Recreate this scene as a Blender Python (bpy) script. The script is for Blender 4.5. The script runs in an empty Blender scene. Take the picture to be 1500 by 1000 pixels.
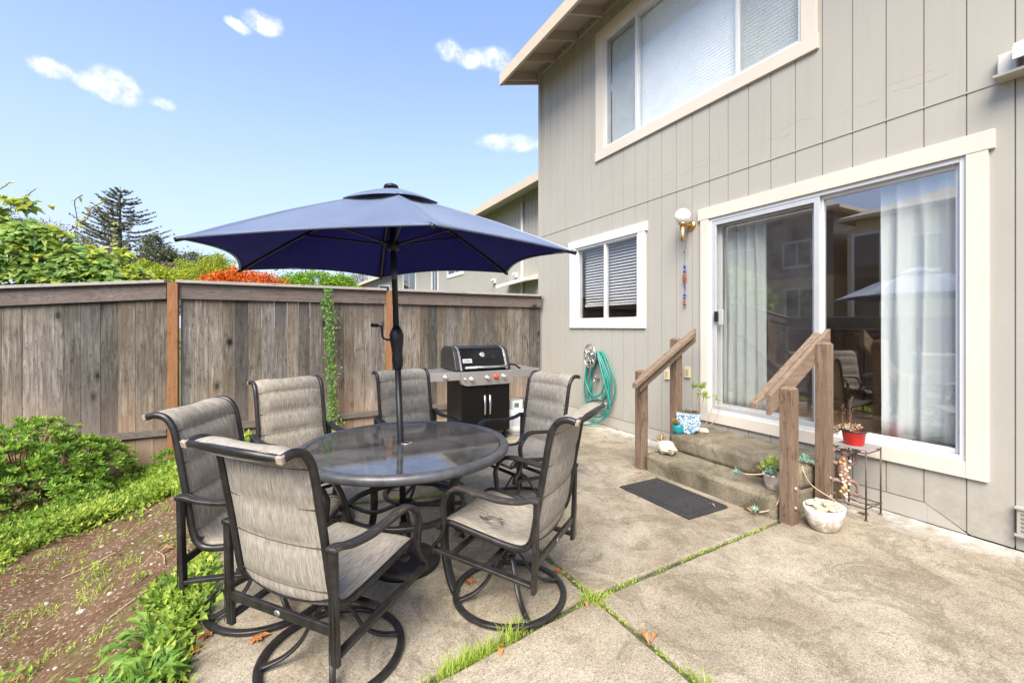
EXPO = 1.34; VEIL = 1.0; VEILC = (2.2, 2.42, 2.95); SKYT = (.93, .985, 1.18); CLOUDC = (4.2, 4.2, 4.25); SKYS = .13; SUNE = 3.2
import bpy, math, random
from mathutils import Vector, Matrix, noise
random.seed(7)
R = random.Random(11)
C = bpy.context.scene.collection
V = Vector
def rad(a): return math.radians(a)

# ------------------------------------------------------------------ materials
def new_mat(name):
    m = bpy.data.materials.new(name); m.use_nodes = True
    nt = m.node_tree
    b = nt.nodes['Principled BSDF']
    return m, nt, b
class NT:
    def __init__(s, nt): s.nt = nt
    def n(s, t, **k):
        x = s.nt.nodes.new(t)
        for a, b in k.items(): setattr(x, a, b)
        return x
    def l(s, a, b): s.nt.links.new(a, b)
    def val(s, sock, v):
        if hasattr(v, 'is_output') or hasattr(v, 'links'): s.l(v, sock)
        else: sock.default_value = v
    def math(s, op, a, b=0.0, c=None, clamp=False):
        x = s.n('ShaderNodeMath', operation=op); x.use_clamp = clamp
        s.val(x.inputs[0], a); s.val(x.inputs[1], b)
        if c is not None: s.val(x.inputs[2], c)
        return x.outputs[0]
    def mix(s, f, a, b, mode='MIX'):
        x = s.n('ShaderNodeMix', data_type='RGBA', blend_type=mode)
        s.val(x.inputs[0], f)
        for i, v in ((6, a), (7, b)):
            if isinstance(v, tuple) and len(v) == 3: v = (*v, 1)
            s.val(x.inputs[i], v)
        return x.outputs[2]
    def coord(s, kind='Object', scale=(1, 1, 1), rot=(0, 0, 0)):
        t = s.n('ShaderNodeTexCoord'); m = s.n('ShaderNodeMapping')
        m.inputs['Scale'].default_value = scale; m.inputs['Rotation'].default_value = rot
        s.l(t.outputs[kind], m.inputs[0]); return m.outputs[0]
    def noise(s, vec, scale=5, detail=4, rough=.55, dist=0.0):
        x = s.n('ShaderNodeTexNoise')
        x.inputs['Scale'].default_value = scale; x.inputs['Detail'].default_value = detail
        x.inputs['Roughness'].default_value = rough; x.inputs['Distortion'].default_value = dist
        s.l(vec, x.inputs['Vector']); return x.outputs['Fac']
    def voro(s, vec, scale, feature='F1', out='Distance'):
        x = s.n('ShaderNodeTexVoronoi', feature=feature); x.inputs['Scale'].default_value = scale
        s.l(vec, x.inputs['Vector']); return x.outputs[out]
    def ramp(s, f, stops):
        x = s.n('ShaderNodeValToRGB'); e = x.color_ramp.elements
        while len(e) < len(stops): e.new(.5)
        for i, (p, c) in enumerate(stops):
            e[i].position = p
            e[i].color = (*c, 1) if isinstance(c, tuple) else (c, c, c, 1)
        s.l(f, x.inputs[0]); return x.outputs[0]
    def island(s):
        return s.n('ShaderNodeNewGeometry').outputs['Random Per Island']
    def bump(s, h, strength=.3, dist=.01):
        x = s.n('ShaderNodeBump'); x.inputs['Strength'].default_value = strength
        x.inputs['Distance'].default_value = dist
        s.l(h, x.inputs['Height']); return x.outputs[0]
def pmat(name, col, rough=.6, metal=0.0, spec=.5, var=.08, vs=6, bump=0.0, bs=60, bd=.002, **kw):
    m, nt, b = new_mat(name); t = NT(nt)
    co = t.coord()
    f = t.noise(co, vs, 5)
    lo = tuple(c * (1 - var) for c in col); hi = tuple(min(1, c * (1 + var)) for c in col)
    t.l(t.ramp(f, [(.3, lo), (.7, hi)]), b.inputs['Base Color'])
    b.inputs['Roughness'].default_value = rough; b.inputs['Metallic'].default_value = metal
    b.inputs['Specular IOR Level'].default_value = spec
    if bump: t.l(t.bump(t.noise(co, bs, 4), bump, bd), b.inputs['Normal'])
    for k, v in kw.items(): b.inputs[k.replace('_', ' ')].default_value = v
    return m
def wood_mat(name, c1, c2, c3, axis='z', iv=.25, knots=True, rough=.85, height_tone=False):
    m, nt, b = new_mat(name); t = NT(nt)
    sc = {'z': (1, 1, .06), 'x': (.06, 1, 1), 'y': (1, .06, 1)}[axis]
    isl = t.island()
    tc = t.n('ShaderNodeTexCoord')
    off = t.n('ShaderNodeVectorMath', operation='MULTIPLY_ADD')
    t.l(tc.outputs['Object'], off.inputs[0]); off.inputs[1].default_value = (1, 1, 1)
    cmb = t.n('ShaderNodeCombineXYZ')
    for i in range(3): t.l(t.math('MULTIPLY', isl, 37.0 + 11 * i), cmb.inputs[i])
    t.l(cmb.outputs[0], off.inputs[2])
    mp = t.n('ShaderNodeMapping'); mp.inputs['Scale'].default_value = sc; t.l(off.outputs[0], mp.inputs[0])
    co = mp.outputs[0]
    g = t.noise(co, 48, 8, .72, .8)
    g2 = t.noise(co, 9, 4, .6, 1.2)
    blot = t.noise(off.outputs[0], 2.2, 4, .6)
    col = t.mix(t.ramp(g, [(.32, 0.0), (.68, 1.0)]), c1, c2)
    col = t.mix(t.math('MULTIPLY', t.ramp(t.math('ADD', t.math('MULTIPLY', g2, .5), t.math('MULTIPLY', blot, .5)), [(.42, 0.0), (.62, 1.0)]), .75), col, c3)
    mst = t.n('ShaderNodeMapping'); mst.inputs['Scale'].default_value = tuple(.35 if q < 1 else 1 for q in sc); t.l(off.outputs[0], mst.inputs[0])
    stn = t.noise(mst.outputs[0], 26, 5, .7, .3)
    col = t.mix(t.ramp(stn, [(.56, 0.0), (.64, .7)]), col, tuple(x * .55 for x in c3))
    h = g
    if knots:
        ks = {'z': (1, 1, .55), 'x': (.55, 1, 1), 'y': (1, .55, 1)}[axis]
        mk = t.n('ShaderNodeMapping'); mk.inputs['Scale'].default_value = ks; t.l(off.outputs[0], mk.inputs[0])
        v = t.voro(mk.outputs[0], 3.6)
        k = t.ramp(v, [(.06, 1.0), (.10, 0.0)])
        ring = t.ramp(v, [(.09, .6), (.20, 0.0)])
        col = t.mix(ring, col, tuple(x * .55 for x in c1))
        col = t.mix(k, col, tuple(x * .22 for x in c1))
    if height_tone:  # boards weathered browner low down, darker tone towards the top
        zz = t.n('ShaderNodeSeparateXYZ'); gg = t.n('ShaderNodeNewGeometry'); t.l(gg.outputs['Position'], zz.inputs[0])
        k_ = t.math('SUBTRACT', t.math('ADD', .75, t.math('MULTIPLY', t.noise(off.outputs[0], 3, 4), .5)), t.math('MULTIPLY', zz.outputs[2], 1.25), clamp=True)
        col = t.mix(t.math('MULTIPLY', k_, .75), col, t.mix(g, (.14, .085, .05), (.36, .26, .18)))
        k2 = t.math('MULTIPLY', t.math('SUBTRACT', t.math('ADD', zz.outputs[2], t.math('MULTIPLY', blot, .8)), 1.75, clamp=True), 1.2, clamp=True)
        col = t.mix(k2, col, tuple(x * .8 for x in c3))
    hsv = t.n('ShaderNodeHueSaturation')
    t.l(col, hsv.inputs['Color'])
    t.l(t.math('ADD', t.math('MULTIPLY', isl, iv * 2), 1 - iv), hsv.inputs['Value'])
    isl2 = t.math('FRACT', t.math('MULTIPLY', isl, 7.13))
    t.l(t.math('ADD', t.math('MULTIPLY', isl2, .6 if knots else .1), .6 if knots else 1.0), hsv.inputs['Saturation'])
    t.l(hsv.outputs[0], b.inputs['Base Color'])
    b.inputs['Roughness'].default_value = rough
    b.inputs['Specular IOR Level'].default_value = .25
    t.l(t.bump(h, .5, .004), b.inputs['Normal'])
    return m
def leaf_mat(name, c1, c2, c3=None, trans=.35, rough=.5, spec=.35):
    m, nt, b = new_mat(name); t = NT(nt)
    isl = t.island()
    stops = [(0.0, c1), (.6, c2)] + ([(1.0, c3)] if c3 else [(1.0, c2)])
    col = t.ramp(isl, stops)
    co = t.coord()
    n = t.noise(co, 3, 3)
    hsv = t.n('ShaderNodeHueSaturation'); t.l(col, hsv.inputs['Color'])
    t.l(t.math('ADD', t.math('MULTIPLY', n, .8), .6), hsv.inputs['Value'])
    t.l(hsv.outputs[0], b.inputs['Base Color'])
    b.inputs['Roughness'].default_value = rough; b.inputs['Specular IOR Level'].default_value = spec
    tr = t.n('ShaderNodeBsdfTranslucent'); t.l(hsv.outputs[0], tr.inputs['Color'])
    mx = t.n('ShaderNodeMixShader'); mx.inputs[0].default_value = trans
    out = nt.nodes['Material Output']
    t.l(b.outputs[0], mx.inputs[1]); t.l(tr.outputs[0], mx.inputs[2]); t.l(mx.outputs[0], out.inputs['Surface'])
    return m
M = {}
# exposed-aggregate concrete
def concrete(name, base, dark, stain=.5, moss=True, white=False):
    m, nt, b = new_mat(name); t = NT(nt)
    co = t.coord()
    sp = t.voro(co, 210, out='Color')
    sepr = t.n('ShaderNodeSeparateColor'); t.l(sp, sepr.inputs[0])
    spk = t.ramp(sepr.outputs[0], [(.0, .52), (.25, .86), (.8, 1.06), (1.0, 1.32)])
    fine = t.ramp(t.noise(co, 380, 3), [(.3, .84), (.7, 1.14)])
    big = t.noise(co, 1.1, 6, .62, .4)
    mid = t.noise(co, 5.5, 6, .7, .3)
    col = t.mix(t.ramp(big, [(.4, 0.0), (.68, stain)]), base, dark)
    col = t.mix(t.ramp(mid, [(.47, 0.0), (.75, .55)]), col, tuple(x * .72 for x in dark))
    col = t.mix(1.0, col, spk, 'MULTIPLY'); col = t.mix(1.0, col, fine, 'MULTIPLY')
    st2 = t.noise(t.coord(scale=(1, 1, 1)), 2.3, 8, .75, 1.5)
    col = t.mix(t.ramp(st2, [(.51, 0.0), (.57, .5), (.62, .12), (.8, .6)]), col, tuple(x * .55 for x in dark))
    cr = t.ramp(t.math('ABSOLUTE', t.math('SUBTRACT', t.noise(co, .55, 9, .62, .5), .5)), [(.0, .55), (.0018, 0.0)])
    col = t.mix(t.math('MULTIPLY', cr, .0 if not moss else .35), col, tuple(x * .3 for x in dark))
    if moss:
        mz = t.math('MULTIPLY', t.ramp(t.noise(t.coord(scale=(1, 1, 1)), .9, 6, .7, .5), [(.55, 0.0), (.66, 1.0)]), t.ramp(t.noise(co, 30, 4), [(.35, 0.0), (.7, .75)]))
        col = t.mix(mz, col, (.13, .125, .045))
    if white:
        gp = t.n('ShaderNodeSeparateXYZ'); t.l(co, gp.inputs[0])
        band = t.ramp(t.math('ADD', gp.outputs[0], t.math('MULTIPLY', t.noise(co, 2.5, 5, .7), .9)), [(.0, 0.0), (1.0, 1.0)])
        # efflorescence strip along the wall foot
        e = t.math('MULTIPLY', t.math('SUBTRACT', t.math('ADD', gp.outputs[0], t.math('MULTIPLY', t.noise(co, 3, 6, .7), .7)), 4.18), 3.2, clamp=True)
        e = t.math('MULTIPLY', e, t.ramp(t.noise(co, 9, 5, .7), [(.35, .1), (.6, .8)]))
        col = t.mix(e, col, (.62, .61, .58))
    t.l(col, b.inputs['Base Color']); b.inputs['Roughness'].default_value = .9
    b.inputs['Specular IOR Level'].default_value = .2
    h = t.math('ADD', t.math('MULTIPLY', sepr.outputs[0], .6), t.noise(co, 90, 4))
    t.l(t.bump(h, .35, .004), b.inputs['Normal'])
    return m
M['patio'] = concrete('patio_concrete', (.39, .338, .255), (.20, .16, .105), .85, True, True)
M['step'] = concrete('step_concrete', (.27, .232, .165), (.105, .085, .052), 1.0)
def siding(name, col, sc=1.0, aged=False):
    m, nt, b = new_mat(name); t = NT(nt)
    co = t.coord(scale=(1, 1, 1)); cz = t.coord(scale=(2, 2, 18)); cv = t.coord(scale=(6, 6, .5))
    n1 = t.noise(cz, 3.2, 6, .65, .7); n2 = t.noise(co, .8, 4); n3 = t.noise(cv, 3, 4)
    col_ = t.mix(t.ramp(n2, [(.3, 0.0), (.7, 1.0)]), tuple(c * .95 for c in col), tuple(c * 1.04 for c in col))
    col_ = t.mix(t.ramp(n3, [(.5, 0.0), (.8, .22)]), col_, tuple(c * .8 for c in col))
    crack = t.ramp(t.noise(cz, 5, 7, .75, .4), [(.66, 0.0), (.72, .35)])
    col_ = t.mix(crack, col_, tuple(c * .72 for c in col))
    if aged:
        gp = t.n('ShaderNodeNewGeometry'); z = t.n('ShaderNodeSeparateXYZ'); t.l(gp.outputs['Position'], z.inputs[0])
        wav = t.noise(t.coord(scale=(1, 1.6, 1)), 2.2, 6, .65)
        for zc, am in ((3.19, .16), (3.26, .10)):
            d_ = t.math('ABSOLUTE', t.math('SUBTRACT', z.outputs[2], t.math('ADD', zc - am * .5, t.math('MULTIPLY', wav, am))))
            ln = t.math('MULTIPLY', t.ramp(d_, [(.0, 1.0), (.0035, 0.0)]), t.ramp(t.noise(t.coord(scale=(1, 1, 1)), 4.5, 3), [(.5, 0.0), (.58, .6)]))
            col_ = t.mix(ln, col_, tuple(c * .5 for c in col))
        sp_ = t.math('MULTIPLY', t.math('MULTIPLY', t.math('SUBTRACT', .5, z.outputs[2], clamp=True), 1.7), t.ramp(t.noise(co, 7, 6, .75), [(.4, 0.0), (.7, .8)]))
        col_ = t.mix(sp_, col_, (.24, .20, .145))
        drip = t.math('MULTIPLY', t.ramp(t.noise(t.coord(scale=(1, 14, .5)), 1.6, 5, .6), [(.58, 0.0), (.75, .22)]), t.ramp(t.noise(co, .9, 3), [(.4, 0.0), (.6, 1.0)]))
        col_ = t.mix(drip, col_, tuple(c * .68 for c in col))
        vd = t.voro(t.coord(scale=(1, 1, 1)), 2.6)
        col_ = t.mix(t.ramp(vd, [(.010, .6), (.016, 0.0)]), col_, tuple(c * .4 for c in col))
    t.l(col_, b.inputs['Base Color']); b.inputs['Roughness'].default_value = .75
    b.inputs['Specular IOR Level'].default_value = .25
    t.l(t.bump(n1, .35 * sc, .003), b.inputs['Normal'])
    return m
M['siding'] = siding('painted_siding', (.388, .367, .315), 1.0, True)
M['groove'] = pmat('siding_groove_shade', (.20, .18, .15), .8)  # backing colour darkened to carry the shade inside the siding gaps
M['skirt'] = siding('painted_skirt', (.40, .38, .325))
M['trim'] = siding('cream_trim', (.62, .56, .47), .5)
M['white'] = siding('white_trim', (.64, .62, .575), .4)
M['vinyl'] = pmat('vinyl_frame', (.62, .63, .63), .35, var=.03)
M['alu'] = pmat('aluminium_frame', (.62, .62, .61), .35, .4, var=.05)
M['screen'] = pmat('insect_screen', (.1, .1, .1), .9)
M['fascia'] = siding('fascia_paint', (.55, .47, .36), .7)
M['soffit'] = siding('soffit_paint', (.42, .37, .31), .7)
M['shingle'] = pmat('roof_shingle', (.13, .12, .11), .95, var=.3, vs=30, bump=.5)
M['fence'] = wood_mat('weathered_fence', (.032, .024, .018), (.255, .228, .19), (.083, .063, .046), 'z', .48, height_tone=True)
M['fence_h'] = wood_mat('weathered_rail', (.085, .058, .042), (.21, .16, .125), (.13, .085, .06), 'x', .15)
M['cap'] = wood_mat('weathered_cap', (.24, .20, .17), (.46, .41, .36), (.34, .28, .23), 'x', .12)
M['redpost'] = wood_mat('redwood_post', (.20, .085, .034), (.37, .185, .085), (.24, .12, .06), 'z', .1, False)
M['railw'] = wood_mat('handrail_wood', (.13, .085, .055), (.31, .235, .17), (.20, .14, .095), 'x', .12, False)
M['postw'] = wood_mat('handrail_post', (.11, .07, .044), (.285, .205, .145), (.14, .09, .058), 'z', .12, False)
M['metal'] = pmat('bronze_metal', (.028, .025, .024), .38, .3, .6, var=.45, vs=25, bump=.15, bs=120)
def worn():
    m, nt, b = new_mat('worn_metal'); t = NT(nt); co = t.coord(scale=(14, 60, 60))
    f = t.ramp(t.noise(co, 1.0, 5, .7), [(.58, 0.0), (.68, 1.0)])
    t.l(t.mix(f, (.03, .027, .025), (.16, .085, .045)), b.inputs['Base Color'])
    b.inputs['Roughness'].default_value = .5
    return m
M['worn'] = worn()
def sling():
    m, nt, b = new_mat('sling_fabric'); t = NT(nt)
    uv = t.coord('UV', scale=(1, 1, 1))
    def st(sx, sy, d=0):
        mp = t.n('ShaderNodeMapping'); mp.inputs['Scale'].default_value = (sx, sy, 1); t.l(uv, mp.inputs[0])
        return t.noise(mp.outputs[0], 1.0, 3, .6, d)
    a = st(420, 26, .25); c = st(130, 10, .4); w = st(700, 700)
    f = t.math('ADD', t.math('MULTIPLY', a, .62), t.math('MULTIPLY', c, .38))
    col = t.ramp(f, [(.34, (.13, .11, .085)), (.46, (.26, .23, .185)), (.55, (.37, .335, .28)), (.70, (.50, .46, .395))])
    col = t.mix(t.ramp(t.noise(t.coord(), 5, 4), [(.45, 0.0), (.8, .4)]), col, (.26, .23, .17))
    t.l(col, b.inputs['Base Color']); b.inputs['Roughness'].default_value = .8
    b.inputs['Specular IOR Level'].default_value = .25
    t.l(t.bump(t.math('ADD', w, a), .35, .0015), b.inputs['Normal'])
    return m
M['sling'] = sling()
M['seam'] = pmat('sling_seam', (.07, .055, .04), .9)
M['endcap'] = pmat('sling_end', (.30, .25, .19), .8, var=.4, vs=60)
def glass(name, tint=(1, 1, 1), ior=1.5, rough=0.0, refl=(1, 1, 1), dirt=0.0):
    m, nt, b = new_mat(name); t = NT(nt)
    lw = t.n('ShaderNodeLayerWeight'); f0 = ((ior - 1) / (ior + 1)) ** 2
    class _F: outputs = [t.math('ADD', t.math('MULTIPLY', t.math('POWER', lw.outputs['Facing'], 5.0), 1 - f0), f0)]
    fr = _F
    tr = t.n('ShaderNodeBsdfTransparent'); tr.inputs[0].default_value = (*tint, 1)
    gl = t.n('ShaderNodeBsdfGlossy'); gl.inputs['Roughness'].default_value = rough; gl.inputs[0].default_value = (*refl, 1)
    mx = t.n('ShaderNodeMixShader')
    t.l(fr.outputs[0], mx.inputs[0]); t.l(tr.outputs[0], mx.inputs[1]); t.l(gl.outputs[0], mx.inputs[2])
    outp = mx.outputs[0]
    if dirt:
        df = t.n('ShaderNodeBsdfDiffuse'); df.inputs[0].default_value = (.42, .42, .44, 1)
        m2 = t.n('ShaderNodeMixShader')
        co = t.coord(scale=(1, 1, 1))
        f = t.ramp(t.noise(co, 4, 6, .7, .5), [(.35, dirt * .5), (.75, dirt * 2)])
        t.l(f, m2.inputs[0]); t.l(outp, m2.inputs[1]); t.l(df.outputs[0], m2.inputs[2]); outp = m2.outputs[0]
    t.l(outp, nt.nodes['Material Output'].inputs['Surface'])
    return m
M['glass'] = glass('window_glass', (.99, .99, .98), 2.4, 0.0)
M['glass_up'] = glass('upper_glass', (.99, 1, 1), 1.55, 0.0, dirt=.05)
M['tglass'] = glass('table_glass', (.36, .37, .38), 1.6, .04, (.95, .96, .97), dirt=.09)
M['mesh'] = glass('screen_mesh', (.92, .92, .91), 1.1, .4, dirt=.03)

# ------------------------------------------------------------------ mesh builder
class MB:
    def __init__(s): s.v = []; s.f = []; s.mi = []; s.sm = []; s.uv = []; s.cur = 0; s.smooth = False
    def face(s, idx, uv=None):
        s.f.append(tuple(idx)); s.mi.append(s.cur); s.sm.append(s.smooth); s.uv.append(uv)
    def add(s, pts, faces, uvs=None):
        o = len(s.v); s.v.extend(tuple(p) for p in pts)
        for k, f in enumerate(faces): s.face([o + i for i in f], uvs[k] if uvs else None)
        return s
    def hexa(s, p):   # 8 pts: bottom 4 ccw, top 4 ccw
        return s.add(p, [(3, 2, 1, 0), (4, 5, 6, 7), (0, 1, 5, 4), (1, 2, 6, 5), (2, 3, 7, 6), (3, 0, 4, 7)])
    def box(s, x0, x1, y0, y1, z0, z1):
        return s.hexa([(x0, y0, z0), (x1, y0, z0), (x1, y1, z0), (x0, y1, z0), (x0, y0, z1), (x1, y0, z1), (x1, y1, z1), (x0, y1, z1)])
    def obox(s, c, ax, ay, az, hx, hy, hz):
        c, ax, ay, az = V(c), V(ax).normalized() * hx, V(ay).normalized() * hy, V(az).normalized() * hz
        return s.hexa([c - ax - ay - az, c + ax - ay - az, c + ax + ay - az, c - ax + ay - az,
                       c - ax - ay + az, c + ax - ay + az, c + ax + ay + az, c - ax + ay + az])
    def prism(s, poly, z0, z1):
        n = len(poly)
        pts = [(x, y, z0) for x, y in poly] + [(x, y, z1) for x, y in poly]
        return s.add(pts, [tuple(range(n))[::-1], tuple(range(n, 2 * n))] + [(i, (i + 1) % n, n + (i + 1) % n, n + i) for i in range(n)])
    def sweep(s, path, prof, up=None, closed=False, scales=None):
        """sweep a closed 2-D profile along path. up: fixed side vector -> profile x axis; else parallel transport"""
        path = [V(p) for p in path]; n = len(path); m = len(prof)
        T = []
        for i in range(n):
            if closed: d = path[(i + 1) % n] - path[i - 1]
            else: d = path[min(i + 1, n - 1)] - path[max(i - 1, 0)]
            T.append(d.normalized() if d.length > 1e-9 else V((0, 0, 1)))
        if up is None:
            a = V((0, 0, 1)) if abs(T[0].z) < .9 else V((1, 0, 0))
            sx = T[0].cross(a).normalized()
        rings = []
        o = len(s.v)
        for i in range(n):
            if up is not None:
                sx = V(up) - T[i] * V(up).dot(T[i])
                sx.normalize()
            else:
                sx = (sx - T[i] * sx.dot(T[i])).normalized()
            sy = T[i].cross(sx)
            k = scales[i] if scales else 1.0
            for (a, b) in prof: s.v.append(tuple(path[i] + sx * a * k + sy * b * k))
        for i in range(n if closed else n - 1):
            j = (i + 1) % n
            for q in range(m):
                r = (q + 1) % m
                s.face([o + i * m + q, o + i * m + r, o + j * m + r, o + j * m + q])
        if not closed:
            s.face([o + q for q in range(m)][::-1]); s.face([o + (n - 1) * m + q for q in range(m)])
        return s
    def tube(s, path, r=.01, seg=8, radii=None, closed=False):
        prof = [(math.cos(2 * math.pi * k / seg), math.sin(2 * math.pi * k / seg)) for k in range(seg)]
        sc = radii if radii else [r] * len(path)
        return s.sweep(path, prof, None, closed, sc)
    def flat(s, path, w, h, up=(0, 1, 0), closed=False, ch=.18):
        a, b = w / 2, h / 2; c = min(a, b) * 2 * ch
        prof = [(-a + c, -b), (a - c, -b), (a, -b + c), (a, b - c), (a - c, b), (-a + c, b), (-a, b - c), (-a, -b + c)]
        return s.sweep(path, prof, up, closed)
    def lathe(s, prof, seg=32, c=(0, 0, 0), axis=None, arc=None):
        """prof: (r,z) list"""
        c = V(c); mat = Matrix.Identity(3)
        if axis is not None: mat = V((0, 0, 1)).rotation_difference(V(axis)).to_matrix()
        o = len(s.v); n = len(prof)
        for k in range(seg):
            a = 2 * math.pi * k / seg
            for r, z in prof: s.v.append(tuple(c + mat @ V((r * math.cos(a), r * math.sin(a), z))))
        for k in range(seg):
            k2 = (k + 1) % seg
            for i in range(n - 1):
                s.face([o + k * n + i, o + k2 * n + i, o + k2 * n + i + 1, o + k * n + i + 1])
        if prof[0][0] > 1e-6: s.face([o + k * n for k in range(seg)][::-1])
        if prof[-1][0] > 1e-6: s.face([o + k * n + n - 1 for k in range(seg)])
        return s
    def blob(s, c, r, seg=12, rings=8, jit=0.0, sc=(1, 1, 1), seed=0):
        c = V(c); o = len(s.v)
        for i in range(rings + 1):
            th = math.pi * i / rings
            for k in range(seg):
                ph = 2 * math.pi * k / seg
                d = V((math.sin(th) * math.cos(ph), math.sin(th) * math.sin(ph), math.cos(th)))
                q = 1 + (jit * noise.noise(d * 1.7 + V((seed, seed * .7, 0))) * 2 if jit else 0)
                s.v.append(tuple(c + V((d.x * sc[0], d.y * sc[1], d.z * sc[2])) * r * q))
        for i in range(rings):
            for k in range(seg):
                k2 = (k + 1) % seg
                s.face([o + i * seg + k, o + (i + 1) * seg + k, o + (i + 1) * seg + k2, o + i * seg + k2])
        return s
    def leaf(s, p, d, up, L, W, bend=.15, fold=.15, mid=.45):
        p, d = V(p), V(d).normalized(); up = V(up)
        sd = d.cross(up)
        if sd.length < 1e-4: sd = d.orthogonal()
        sd.normalize(); nn = sd.cross(d)
        m1 = p + d * L * mid + nn * L * bend * .5
        tip = p + d * L - nn * L * bend * .6
        o = len(s.v)
        s.v.extend([tuple(p), tuple(m1 - sd * W / 2 + nn * W * fold), tuple(m1), tuple(m1 + sd * W / 2 + nn * W * fold), tuple(tip)])
        s.face((o, o + 1, o + 2)); s.face((o, o + 2, o + 3)); s.face((o + 1, o + 4, o + 2)); s.face((o + 2, o + 4, o + 3))
        return s
    def leaf3(s, p, d, up, L, W, lobes=3, spread=55):
        d = V(d).normalized(); up = V(up).normalized()
        for k in range(lobes):
            a = rad(spread) * (k - (lobes - 1) / 2) / max(1, (lobes - 1) / 2) if lobes > 1 else 0
            dd = Matrix.Rotation(a, 3, up) @ d
            s.leaf(p, dd, up, L * (1 if abs(a) < .1 else .82), W, .12, .08)
        return s
    def build(s, name, mats, parent=None, world=True, bevel=0.0, seg=2, solid=0.0, sub=0):
        me = bpy.data.meshes.new(name)
        off = V((0, 0, 0))
        if parent is not None and world:
            q = parent
            while q is not None: off = off + V(q.location); q = q.parent
        me.from_pydata([(x - off.x, y - off.y, z - off.z) for x, y, z in s.v] if off.length > 0 else s.v, [], s.f)
        if not isinstance(mats, (list, tuple)): mats = [mats]
        for m in mats: me.materials.append(m)
        me.polygons.foreach_set('material_index', s.mi)
        me.polygons.foreach_set('use_smooth', s.sm)
        if any(u is not None for u in s.uv):
            ul = me.uv_layers.new(name='UVMap'); k = 0
            for fi, f in enumerate(s.f):
                for q in range(len(f)):
                    if s.uv[fi]: ul.data[k].uv = s.uv[fi][q]
                    k += 1
        me.update()
        o = bpy.data.objects.new(name, me); C.objects.link(o)
        if parent is not None: o.parent = parent
        if solid:
            sm = o.modifiers.new('Solidify', 'SOLIDIFY'); sm.thickness = solid; sm.offset = 0
        if bevel:
            bm = o.modifiers.new('Bevel', 'BEVEL'); bm.width = bevel; bm.segments = seg; bm.limit_method = 'ANGLE'; bm.angle_limit = rad(40)
            bm.harden_normals = False
        if sub:
            sb = o.modifiers.new('Sub', 'SUBSURF'); sb.levels = sub; sb.render_levels = sub
        return o
def tag(o, label=None, cat=None, group=None, kind=None):
    if label: o['label'] = label
    if cat: o['category'] = cat
    if group: o['group'] = group
    if kind: o['kind'] = kind
    return o
def thing(name, label, cat, loc=(0, 0, 0), rz=0.0, group=None):
    o = bpy.data.objects.new(name, None); o.empty_display_size = .1; C.objects.link(o)
    o.location = loc; o.rotation_euler = (0, 0, rz)
    return tag(o, label, cat, group)
def single(mb, name, mats, label, cat, loc=None, group=None, **k):
    """one-mesh thing whose origin sits at loc"""
    if loc is not None: mb.v = [(x - loc[0], y - loc[1], z - loc[2]) for x, y, z in mb.v]
    o = mb.build(name, mats, None, **k)
    if loc is not None: o.location = loc
    return tag(o, label, cat, group)
def dup(root, loc, rz, label):
    def cp(o, parent):
        c = o.copy(); C.objects.link(c)
        if parent is not None: c.parent = parent
        for ch in list(o.children): cp(ch, c)
        return c
    r = cp(root, None); r.location = loc; r.rotation_euler = (0, 0, rz); r['label'] = label
    return r
def smooth_path(pts, n=6):
    """Catmull-Rom through pts"""
    pts = [V(p) for p in pts]; out = []
    P = [pts[0] * 2 - pts[1]] + pts + [pts[-1] * 2 - pts[-2]]
    for i in range(1, len(P) - 2):
        for k in range(n):
            t = k / n
            out.append(.5 * ((2 * P[i]) + (P[i + 1] - P[i - 1]) * t + (2 * P[i - 1] - 5 * P[i] + 4 * P[i + 1] - P[i + 2]) * t * t + (3 * P[i] - P[i - 1] - 3 * P[i + 1] + P[i + 2]) * t ** 3))
    out.append(pts[-1]); return out
def circle(c, r, n=48, z=None, sc=(1, 1)):
    return [V((c[0] + r * sc[0] * math.cos(2 * math.pi * k / n), c[1] + r * sc[1] * math.sin(2 * math.pi * k / n), c[2])) for k in range(n)]
# ------------------------------------------------------------------ world, sun, camera
sc = bpy.context.scene
sc.view_settings.view_transform = 'Standard'; sc.view_settings.look = 'None'
sc.view_settings.exposure = EXPO; sc.view_settings.gamma = 1
SUN_EL, SUN_AZ = rad(48), rad(222)          # azimuth measured clockwise from +Y
w = bpy.data.worlds.new('World'); sc.world = w; w.use_nodes = True
nt = w.node_tree; t = NT(nt)
bg = nt.nodes['Background']
sky = t.n('ShaderNodeTexSky', sky_type='NISHITA'); sky.sun_disc = False
sky.sun_elevation = SUN_EL; sky.sun_rotation = SUN_AZ
sky.air_density = 1.0; sky.dust_density = 1.2; sky.ozone_density = 1.0; sky.altitude = 50
tc = t.n('ShaderNodeTexCoord'); dirv = tc.outputs['Generated']
sep = t.n('ShaderNodeSeparateXYZ'); t.l(dirv, sep.inputs[0])
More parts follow.
